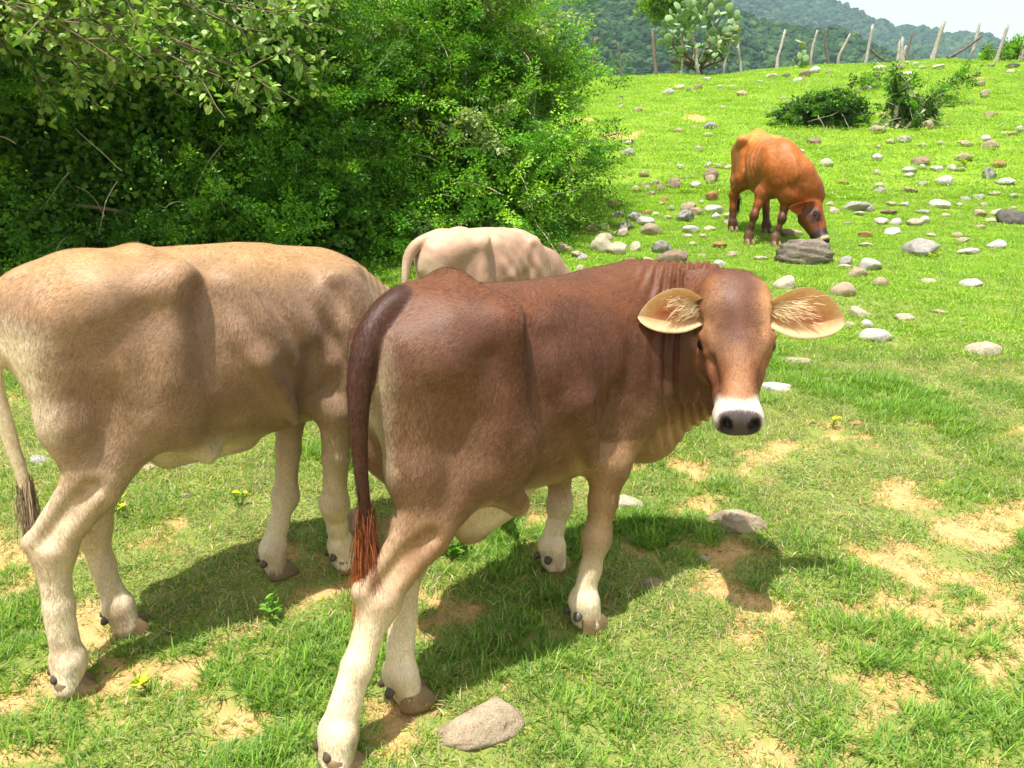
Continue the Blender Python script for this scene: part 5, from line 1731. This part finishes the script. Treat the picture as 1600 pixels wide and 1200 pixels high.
BIG = [  # u of centre, v of base, width px, height px, colour, label
    (745, 1178, 132, 74, 'tan', "large cracked tan rock at the bottom beside the dark brown calf's hind hoof"),
    (1155, 834, 86, 46, 'tan', "tan pointed rock just beyond the shadow of the dark brown calf's head"),
    (549, 838, 48, 60, 'tan', "upright rough tan rock between the tan calf's front hoof and the dark brown calf's tail"),
    (980, 800, 48, 28, 'cream', "cream flat rock behind the dark brown calf's front leg"),
    (1014, 924, 38, 26, 'brown', "small reddish brown rock lying inside the dark brown calf's shadow"),
    (1542, 558, 50, 38, 'cream', "pyramid shaped cream rock standing alone near the right edge"),
    (1372, 537, 42, 22, 'white', "white oval stone right of the dark brown calf's outstretched ear"),
    (1219, 614, 56, 20, 'white', "long flat white stone beside the dark brown calf's muzzle"),
    (1446, 402, 46, 28, 'grey', "round grey boulder right of the layered dark boulder, alone in the grass"),
    (1586, 350, 42, 20, 'dark', "dark grey and white boulder cut by the right edge below the fence"),
    (1053, 420, 46, 28, 'brown', "dull brown boulder just above the dark brown calf's neck"),
    (1036, 397, 32, 22, 'mottled', "white stone with a dark streak just above the brown boulder"),
    (1228, 454, 30, 22, 'cream', "squarish cream stone just above the dark brown calf's right-hand ear"),
    (1322, 466, 36, 22, 'tan', "rounded tan stone with a shaded underside right of the dark brown calf's head"),
    (1550, 280, 22, 16, 'mottled', "small black and white stone in the grass near the right edge"),
    (1362, 424, 29, 20, 'white', "bright white round stone right of the layered boulder"),
    (1416, 316 * 320 / 731 + 6, 24, 10, 'white', "flat white slab beside two tan stones, right of the thorny shrub"),
    (941, 397, 28, 26, 'cream', "tall cream stone in the row just above the dark brown calf's back"),
    (966, 399, 28, 20, 'cream', "round cream stone next to the tall cream stone above the dark brown calf's back"),
    (1113, 284, 22, 22, 'brown', "brown angular stone in the small pile left of the grazing cow"),
]
# crops of the photograph measured one by one: (x, y, w, h, colour) in the enlargement
_C3 = [(400,122,55,35,'tan'),(615,78,45,25,'white'),(465,170,45,40,'tan'),(395,185,40,30,'tan'),(355,210,55,40,'tan'),(425,205,45,40,'tan'),(500,205,60,40,'brown'),(575,180,75,60,'brown'),(440,235,45,20,'tan'),(775,68,45,30,'white'),(840,75,55,25,'cream'),(905,82,60,25,'cream'),(795,105,50,45,'brown'),(790,155,50,50,'tan'),(708,188,60,35,'white'),(803,250,70,60,'orange'),(523,268,35,35,'orange'),(503,295,35,20,'tan'),(560,322,40,30,'grey'),(225,295,95,40,'orange'),(250,362,65,45,'cream'),(345,375,95,50,'grey'),(410,395,105,50,'white'),(290,425,80,45,'grey'),(445,450,120,65,'tan'),(270,465,80,50,'cream'),(170,430,70,50,'brown'),(92,438,60,40,'brown'),(165,490,90,50,'cream'),(350,545,60,60,'cream'),(320,640,85,45,'brown'),(660,320,80,50,'tan'),(640,368,100,66,'mottled'),(705,340,70,50,'tan'),(815,330,95,45,'white'),(825,370,50,35,'white'),(895,365,60,40,'cream'),(675,445,95,45,'white'),(790,440,65,30,'cream'),(540,375,55,25,'cream'),(655,485,50,22,'cream'),(750,485,45,20,'cream'),(845,540,80,35,'orange'),(685,530,45,25,'cream'),(920,595,50,38,'tan'),(1085,615,80,30,'cream'),(845,650,75,40,'white'),(720,660,70,35,'tan'),(1245,470,80,45,'brown'),(1292,466,70,45,'tan'),(35,610,65,35,'grey'),(25,675,55,40,'tan'),(420,625,60,35,'cream'),(245,662,55,35,'cream'),(735,600,40,20,'cream'),(900,408,60,25,'grey'),(690,135,35,15,'cream'),(632,145,30,12,'tan'),(115,352,35,15,'tan'),(420,345,45,30,'orange'),(735,285,35,20,'cream'),(470,355,40,25,'cream')]
_C4 = [(165,55,75,45,'white'),(65,135,70,55,'white'),(455,25,50,45,'white'),(455,112,35,30,'cream'),(715,50,90,45,'brown'),(650,105,80,35,'white'),(645,130,65,25,'white'),(470,190,55,35,'cream'),(475,220,60,45,'grey'),(265,168,60,25,'orange'),(810,90,70,30,'white'),(895,85,45,35,'white'),(975,26,95,45,'tan'),(945,95,50,25,'brown'),(1175,65,70,40,'orange'),(850,160,95,60,'white'),(1220,170,95,35,'white'),(650,215,80,30,'tan'),(730,180,75,25,'white'),(1150,238,65,25,'cream'),(1055,258,65,35,'white'),(975,268,55,20,'grey'),(830,300,110,45,'white'),(340,318,130,50,'grey'),(410,325,60,40,'grey'),(355,352,60,25,'cream'),(540,300,70,20,'cream'),(620,298,55,25,'white'),(735,345,75,20,'grey'),(530,345,90,30,'brown'),(485,395,75,40,'white'),(570,402,60,40,'white'),(690,405,90,40,'cream'),(735,390,55,40,'white'),(1060,350,65,45,'tan'),(1165,350,75,30,'cream'),(1085,300,45,25,'cream'),(550,458,90,40,'white'),(392,475,72,38,'orange'),(400,540,90,20,'cream'),(1160,535,95,50,'white'),(995,578,125,35,'white'),(965,508,70,30,'tan'),(925,478,60,25,'tan'),(1065,430,50,30,'tan'),(278,632,75,50,'grey'),(345,702,90,60,'tan'),(485,757,80,60,'tan'),(275,668,90,25,'cream'),(765,750,85,30,'cream'),(1020,770,110,50,'white'),(215,780,60,20,'grey'),(355,940,110,60,'cream'),(400,1000,75,60,'white'),(620,965,95,40,'cream'),(300,1008,80,35,'cream'),(830,940,95,20,'tan'),(775,480,50,25,'cream'),(280,410,35,20,'grey'),(1255,250,50,30,'grey'),(1255,320,40,18,'white'),(940,300,40,20,'white'),(860,362,45,20,'cream'),(180,300,45,25,'cream'),(205,335,50,35,'cream'),(1130,395,60,22,'cream')]
_C7 = [(158,350,25,10,'dark'),(160,381,25,10,'grey'),(221,393,32,18,'tan'),(330,330,40,20,'grey'),(370,312,40,16,'cream'),(405,322,20,12,'dark'),(435,312,30,18,'brown'),(520,312,30,14,'white'),(595,335,35,20,'tan'),(755,272,28,18,'dark'),(822,264,40,24,'brown'),(852,252,40,20,'white'),(793,286,30,14,'white'),(485,452,48,22,'grey'),(475,483,28,14,'cream'),(365,467,32,14,'tan'),(440,533,30,22,'cream'),(192,512,35,16,'white'),(185,545,45,25,'grey'),(245,622,35,20,'tan'),(1258,450,45,30,'tan'),(1080,464,50,30,'tan'),(1175,500,48,22,'grey'),(1447,299,30,20,'brown'),(1463,336,28,30,'tan'),(1413,368,25,14,'white'),(1478,412,30,22,'brown'),(1500,410,25,16,'brown'),(1563,234,40,22,'dark'),(1558,257,30,14,'cream'),(1195,264,40,14,'white'),(1090,243,40,18,'white'),(1490,520,50,35,'tan'),(1467,494,30,20,'white'),(1395,515,50,20,'tan'),(1237,520,25,16,'cream'),(1585,466,28,22,'white'),(1080,526,20,12,'cream'),(795,540,42,20,'white'),(855,507,45,22,'brown'),(1045,317,25,15,'grey'),(1290,340,25,14,'white'),(740,352,18,14,'cream'),(1185,224,20,12,'cream'),(1300,242,40,10,'white'),(1215,230,22,12,'white'),(1540,480,35,14,'tan'),(1565,478,30,12,'tan'),(1525,445,18,10,'cream'),(1130,508,30,14,'cream'),(1330,442,18,8,'tan'),(660,292,25,10,'white'),(560,310,30,10,'cream'),(525,384,25,10,'cream'),(418,455,20,9,'cream'),(1305,512,25,14,'cream'),(470,284,30,14,'white'),(1485,232,25,12,'grey'),(1240,242,28,10,'white'),(905,258,24,12,'grey'),(1160,240,28,18,'tan'),(585,262,18,8,'white'),(700,275,40,14,'white'),(1240,598,26,16,'white')]
_MORE = [(1340,668,20,16,'orange'),(1297,597,20,9,'tan'),(1250,572,38,18,'tan'),(330,718,38,18,'white'),(290,732,30,18,'white'),(230,740,36,14,'tan'),(287,785,24,14,'tan'),(880,395,32,14,'tan'),(905,404,24,10,'cream'),(60,726,40,12,'grey'),(705,822,26,12,'orange'),(1100,880,22,10,'tan'),(1205,548,22,10,'cream')]
SMALL = [(900 + x / 3.75, 240 + (y + h * .5) / 3.75, w / 3.75, h / 3.75, c) for x, y, w, h, c in _C3]
SMALL += [(1250 + x / 3.75, 240 + (y + h * .5) / 3.75, w / 3.75, h / 3.75, c) for x, y, w, h, c in _C4]
SMALL += [(900 + x / 2.2857, (y + h * .5) / 2.2857, w / 2.2857, h / 2.2857, c) for x, y, w, h, c in _C7]
SMALL += list(_MORE)
ROCKS_AT = []
def put_rock(u, v, w, h, col, k, r, flat=1.0):
    b, t = pix_ground(u, v)
    m = t / F_PX
    # width across the view and height measured from the photograph; about a fifth is sunk in the soil
    rx = w * m * .60; vis = h * m * 1.15
    rz = max(vis * .62, rx * .34); ry = rx * r.uniform(.7, 1.0)
    if t < 4.5: rz = vis * .50; ry = rx * .62
    me = rock_mesh(k, col)
    if w > 60:        # the nearest ones get a finer, cracked shape of their own
        V, F = rock_shape(940 + int(w), 4, 15, .07)
        cr = np.abs(fbm(V[:, 0] * 2.1, V[:, 1] * 2.1, V[:, 2] * 2.1, 946, 3) - .5)
        V = V * (1 - .10 * (1 - sstep(cr, 0, .018)))[:, None]
        me = make_mesh("rock", V, F, M_rock[col])
    o = link("rock", me)
    o.location = (b[0], b[1] + ry * .6, gz(b[0], b[1] + ry * .6) + rz * (.42 if t > 4.5 else .12))
    o.rotation_euler = (r.normal(0, .12) - .1, r.normal(0, .12), r.choice([0, pi]) + r.normal(0, .25))
    o.scale = (rx, ry, rz)
    ROCKS_AT.append((b[0], b[1] + ry * .6, rx, ry))
    return o
_rr = np.random.default_rng(77)
for k, (u, v, w, h, col, lab) in enumerate(BIG):
    o = put_rock(u, v, w, h, col, (k * 3 + 1) % 14, _rr)
    tag(o, lab, "rock", "stones lying in the pasture")
# labels of the small stones come from what stands next to them in the picture
REFS = [(1190, 300, "the grazing cow"), (1265, 398, "the layered dark boulder"), (1290, 170, "the low rounded shrub"), (1412, 178, "the thorny shrub"), (1090, 100, "the large prickly pear"), (930, 330, "the big green shrub's edge"),
        (1255, 100, "the small prickly pear"), (1405, 100, "the split stump"), (1542, 540, "the pyramid shaped rock"), (1270, 505, "the brown calf's ear"), (1446, 390, "the round grey boulder"), (1550, 275, "the black and white stone"), (1586, 340, "the boulder at the right edge"),
        (955, 390, "the pair of cream stones"), (1110, 270, "the brown stone pile"), (300, 700, "the tan calf's belly"), (1160, 640, "the brown calf's muzzle"), (1053, 410, "the dull brown boulder"), (1515, 90, "the tall pale fence post")]
def where(u, v):
    d, ru, rv, name = min((math.hypot(u - a, (v - b) * 1.6), a, b, n) for a, b, n in REFS)
    dx, dy = u - ru, v - rv
    side = ("right of" if dx > 0 else "left of") if abs(dx) > abs(dy) * 1.3 else ("below" if dy > 0 else "above")
    return ("close " if d < 45 else "further ") + side + " " + name
names = {}
for k, (u, v, w, h, col) in enumerate(SMALL):
    size = "small" if w < 14 else ("medium" if w < 22 else "larger")
    form = "flat" if h < w * .48 else ("rounded" if h < w * .75 else "blocky")
    cname = {'white': "whitish", 'tan': "tan", 'dark': "dark grey", 'mottled': "streaked white"}.get(col, col)
    names.setdefault("%s %s %s stone %s" % (size, form, cname, where(u, v)), []).append(k)
for lab, ks in names.items():
    ks.sort(key=lambda q: SMALL[q][0])
    for j, k in enumerate(ks):
        u, v, w, h, col = SMALL[k]
        o = put_rock(u, v, w, h, col, int(_rr.integers(0, 14)), _rr)
        l2 = lab
        if len(ks) == 2: l2 = lab + (", the left one" if j == 0 else ", the right one")
        elif len(ks) > 2: l2 = lab + ", %s from the left" % ("first second third fourth fifth sixth".split()[j])
        tag(o, l2, "stone", "stones lying in the pasture")
# layered boulder in front of the cow
def layered_boulder():
    b, t = pix_ground(1264, 416)
    m = t / F_PX
    V, F = ico(4)
    V = V * (1 + (fbm(V[:, 0] * 1.3, V[:, 1] * 1.3, V[:, 2] * 1.3, 8, 3) - .5)[:, None] * .5)
    zz = V[:, 2] + .25 * V[:, 0] + .15 * fbm(V[:, 0] * 3, V[:, 1] * 3, V[:, 2] * 3, 9, 3)
    V = V * (1 + .10 * np.sin(zz * 17) * .7 + .05 * (vnoise(V[:, 0] * 5, V[:, 1] * 5, zz * 12, 4) - .5))[:, None]
    V[:, 2] = np.minimum(V[:, 2], .74 + .12 * V[:, 0] + .2 * fbm(V[:, 0] * 3, V[:, 1] * 3, V[:, 2] * 0, 12, 3))
    V = V * [42 * m, 30 * m, 30 * m]
    o = link("boulder", make_mesh("boulder", V, F, M_layered))
    o.location = b + [0, 26 * m, 14 * m]
    tag(o, "dark layered boulder in front of the grazing cow's muzzle", "rock")
    ROCKS_AT.append((b[0], b[1] + 26 * m, 42 * m, 30 * m))
layered_boulder()
# ------------------------------------------------------------------ grass
def _grass_mat():
    t = NT("grass_blades")
    oi = t.n("ObjectInfo")
    c = t.attr("tint")
    c = t.mix(1.0, c, t.ramp(oi.outputs['Random'], [(0, (.72, .80, .80)), (.5, (1, 1, 1)), (1, (1.30, 1.18, .95))]), 'MULTIPLY')
    b = t.bsdf(c, .45, None, .35)
    tr = t.n("BsdfTranslucent"); t.l(t.mix(1.0, c, (1.35, 1.4, .5), 'MULTIPLY'), tr.inputs['Color'])
    mx = t.n("MixShader"); mx.inputs[0].default_value = .38
    t.l(b.outputs[0], mx.inputs[1]); t.l(tr.outputs[0], mx.inputs[2])
    return t.done(mx)
M_grass = _grass_mat()
def clump(seed, n, rad, h0, h1, w, cols, splay=.7, dry=.12, seg=3):
    r = np.random.default_rng(seed)
    a = r.uniform(0, 2 * pi, n); q = rad * np.sqrt(r.random(n))
    P = np.stack([np.cos(a) * q, np.sin(a) * q, np.full(n, -.006)], 1)
    b = r.uniform(0, 2 * pi, n)
    D = np.stack([np.cos(a) * .5 * splay + np.cos(b) * splay, np.sin(a) * .5 * splay + np.sin(b) * splay, np.ones(n)], 1)
    L = r.uniform(h0, h1, n) * (1 - .35 * q / rad)
    cols = np.array(cols); C = cols[r.integers(0, len(cols), n)] * r.uniform(.72, 1.25, (n, 1))
    d = r.random(n) < dry
    C[d] = np.array(srgb(206, 190, 148)) * r.uniform(.55, 1.1, (d.sum(), 1))
    d = D / np.linalg.norm(D, axis=1)[:, None]; p = P.copy()
    side = np.cross(d, [0, 0, 1.0]) + r.normal(0, .25, (n, 3)); side /= np.linalg.norm(side, axis=1)[:, None]
    V = []; bend = r.uniform(.1, 1.1, n)[:, None]
    ww = w * r.uniform(.6, 1.3, n)[:, None]
    for k in range(seg + 1):
        f = k / seg; s = side * ww * (1 - f ** 1.6) * .5
        V += [p - s, p + s] if k < seg else [p]
        d = d + np.array([0, 0, -1.0]) * bend * (.9 / seg) * (1 + f); d /= np.linalg.norm(d, axis=1)[:, None]
        p = p + d * (L / seg)[:, None]
    m = 2 * seg + 1
    V = np.stack(V, 1)
    F = []
    for k in range(seg - 1): F += [(2 * k, 2 * k + 1, 2 * k + 3), (2 * k, 2 * k + 3, 2 * k + 2)]
    F.append((2 * seg - 2, 2 * seg - 1, 2 * seg))
    F = (np.arange(n) * m)[:, None, None] + np.array(F)[None]
    return make_mesh("grass_tuft", V.reshape(-1, 3), F.reshape(-1, 3), M_grass, False, np.repeat(C, m, axis=0))
GA = [srgb(118, 156, 58), srgb(136, 172, 62), srgb(104, 142, 60), srgb(150, 178, 88)]
GB = [srgb(130, 160, 88), srgb(152, 176, 108), srgb(112, 146, 70)]            # greyish dry turf
GC = [srgb(124, 166, 38), srgb(140, 180, 46), srgb(110, 152, 40), srgb(150, 178, 70)]    # bright slope turf
protos = [clump(1, 46, .050, .018, .045, .0032, GA, .7, .16), clump(2, 40, .055, .015, .038, .003, GA + GB, 1.0, .2), clump(3, 46, .055, .015, .038, .003, GB, 1.1, .32),
          clump(4, 24, .035, .035, .075, .0042, GA, .55, .06), clump(5, 36, .065, .012, .028, .003, GB + GA, 1.2, .35), clump(6, 46, .050, .022, .050, .0034, GA, .8, .08),
          clump(7, 14, .04, .03, .06, .0028, [srgb(170, 160, 120), srgb(150, 148, 100)], 1.3, .8),
          clump(8, 70, .12, .018, .042, .0050, GC, .9, .04, 2), clump(9, 70, .13, .015, .038, .0050, GC + GA, 1.0, .06, 2),
          clump(10, 80, .24, .03, .06, .010, GC, .9, .03, 2), clump(11, 80, .26, .025, .05, .010, GA + [srgb(112, 146, 62)], 1.0, .05, 2), clump(12, 70, .25, .03, .065, .010, GC + GA, .9, .05, 2)]
def scatter_grass(name, y0, y1, dens, picks, s0, s1, seed, xm=.74, pad=.5, by_cover=True, label=None):
    r = np.random.default_rng(seed)
    area = (y1 - y0) * (xm * (y0 + y1) + 2 * pad)
    n = int(area * dens)
    y = np.sqrt(r.uniform(y0 ** 2, y1 ** 2, n)) if y0 > 0 else r.uniform(y0, y1, n)
    x = r.uniform(-1, 1, n) * (xm * y + pad)
    c = grass_cover(x, y)
    keep = r.random(n) < np.clip(c * .95 + .13, 0, 1) if by_cover else np.ones(n, bool)
    for rx, ry, a, b in ROCKS_AT:
        keep &= (((x - rx) / (a * .8)) ** 2 + ((y - ry) / (b * .8)) ** 2) > 1
    hoof = np.zeros(n)
    for hx, hy in CATTLE_FEET_AT: hoof = np.maximum(hoof, np.exp(-((x - hx) ** 2 + (y - hy) ** 2) / .0035))
    x, y, c, hoof = x[keep], y[keep], c[keep], hoof[keep]
    n = len(x)
    z = ground_z(x, y)
    near = (1 - sstep(y, 6, 9)) * sstep(y, -3, 0)
    z = z + near * ((c - .5) * .022 + (fbm(x * 11, y * 11, seed=77, oct=3) - .5) * .014)
    kind = fbm(x * 1.6 + 50, y * 1.6, seed=81, oct=3)
    picks = np.array(picks)
    t = picks[np.clip(((kind - .3) / .4 * len(picks) + r.normal(0, 1.0, n)).astype(int), 0, len(picks) - 1)]
    s = r.uniform(s0, s1, n) * (.65 + .5 * c) * (1 - .45 * hoof)
    S = np.stack([s, s, s * r.uniform(.8, 1.25, n)], 1)
    gy = float(SLOPE)
    R = np.stack([np.full(n, .12) + r.normal(0, .1, n), r.normal(0, .1, n), r.uniform(0, 6.28, n)], 1)
    R[:, :2] *= .3
    o = rock_free_instances(name, protos, np.stack([x, y, z], 1), S, R, t)
    tag(o, label, None, None, "stuff")
scatter_grass("grass", .75, 4.6, 1700, [3, 0, 5, 1, 0, 2, 0, 6, 2, 1, 4, 5], .65, 1.2, 1, label="patchy short grass with bare soil between the calves")
scatter_grass("grass", 4.4, 11.0, 300, [7, 8, 7, 5, 8], .85, 1.4, 2)
scatter_grass("grass", 10.6, 26.5, 48, [9, 10, 11, 9], .85, 1.4, 3)

def pebbles():
    r = np.random.default_rng(91)
    n = 2600
    y = np.sqrt(r.uniform(.8 ** 2, 5.5 ** 2, n)); x = r.uniform(-1, 1, n) * (.74 * y + .4)
    c = grass_cover(x, y)
    k = r.random(n) < (1.05 - c)
    x, y, c = x[k], y[k], c[k]; n = len(x)
    near = (1 - sstep(y, 6, 9)) * sstep(y, -3, 0)
    z = ground_z(x, y) + near * ((c - .5) * .022 + (fbm(x * 11, y * 11, seed=77, oct=3) - .5) * .014)
    sz = .003 + .009 * r.random(n) ** 3
    S = np.stack([sz, sz * r.uniform(.6, 1, n), sz * r.uniform(.4, .8, n)], 1)
    V, F = rock_shape(900, 1, 5, .05)
    sh = [make_mesh("pebble", V, F, M_rock[q], False) for q in ('tan', 'orange', 'brown')]
    o = rock_free_instances("pebbles", sh, np.stack([x, y, z], 1), S, r.uniform(0, 6.28, (n, 3)) * [0.1, .1, 1], r.integers(0, 3, n))
    tag(o, kind="stuff")
pebbles()

# ---- weeds and seedlings one can pick out
M_weed = leaf_material("weed_leaves", .35, .4, .4, .3)
M_petal = plain_material("yellow_petals", srgb(232, 206, 40), .6, .2, .1)
def weed(u, v, n, Lf, h, col, label, seed, flowers=0):
    b, t = pix_ground(u, v)
    r = np.random.default_rng(seed)
    root = empty("weed", b); tag(root, label, "weed")
    paths = []; P, A, U, L = [], [], [], []
    for k in range(max(2, n // 7)):
        e = np.array([r.normal(0, h * .35), r.normal(0, h * .35), h * r.uniform(.6, 1.05)])
        st = bez((0, 0, -.01), e * [.3, .3, .6], e, 7); paths.append((st, .0018, .0010))
        for i in range(2, 7):
            for s in (0, 1):
                a = r.uniform(0, 6.28); P.append(st[i]); A.append((cos(a), sin(a), r.uniform(.1, .7))); U.append((0, 0, 1)); L.append(Lf * r.uniform(.6, 1.1))
    P, A, U, L = map(np.array, (P, A, U, L))
    V, F, C = oval_leaves(P, A.astype(float), U + r.normal(0, .3, A.shape), L, L * .42, np.tile(col, (len(P), 1)) * r.uniform(.8, 1.2, (len(P), 1)), .12)
    lo = link("leaves", make_mesh("leaves", V, F, M_weed, False, C), root); lo["kind"] = "stuff"
    V, F = tubes(paths, 4); link("stem", make_mesh("stem", V, F, M_leaf, True, np.tile(srgb(110, 130, 60), (len(V), 1))), root)
    for k in range(flowers):
        st = paths[k % len(paths)][0][-1] + r.normal(0, .008, 3)
        n5 = 5; a = np.arange(n5) * 2 * pi / n5 + r.random()
        V, F, C = oval_leaves(np.tile(st, (n5, 1)), np.stack([np.cos(a), np.sin(a), np.full(n5, .35)], 1), np.tile((0, 0, 1.), (n5, 1)), np.full(n5, .013), np.full(n5, .010), np.ones((n5, 3)))
        link("flower", make_mesh("flower", V, F, M_petal, False), root)
GW, GY = srgb(96, 148, 40), srgb(160, 186, 44)
weed(424, 985, 22, .035, .085, srgb(116, 164, 60), "bright green leafy seedling in the tan calf's shadow between the calves", 1)
weed(1300, 672, 12, .022, .05, GY, "small yellow-flowered weed right of the dark brown calf's muzzle", 2, 5)
weed(180, 808, 28, .030, .07, GY, "yellow-green weed patch behind the tan calf's hind legs", 3, 3)
weed(375, 800, 18, .024, .06, GW, "yellow-flowered weed in the grass below the tan calf's belly", 4, 4)
weed(232, 1085, 18, .028, .055, GY, "yellow-green weed on bare soil beside the tan calf's hind hoof", 5, 2)
weed(705, 880, 26, .045, .10, GW, "broad-leaved green weed in front of the dark brown calf's hanging sheath", 6)
weed(1045, 640, 12, .02, .04, GY, "tiny yellow-green weed under the dark brown calf's chin", 7, 1)
weed(1460, 408, 20, .05, .08, GY, "yellow weed just right of the round grey boulder", 8, 8)
weed(1505, 262, 24, .07, .12, GY, "yellow flowering weed beside the tan stone below the fence", 9, 10)
weed(1190, 560, 14, .03, .06, GW, "small green weed behind the dark brown calf's cheek", 10)
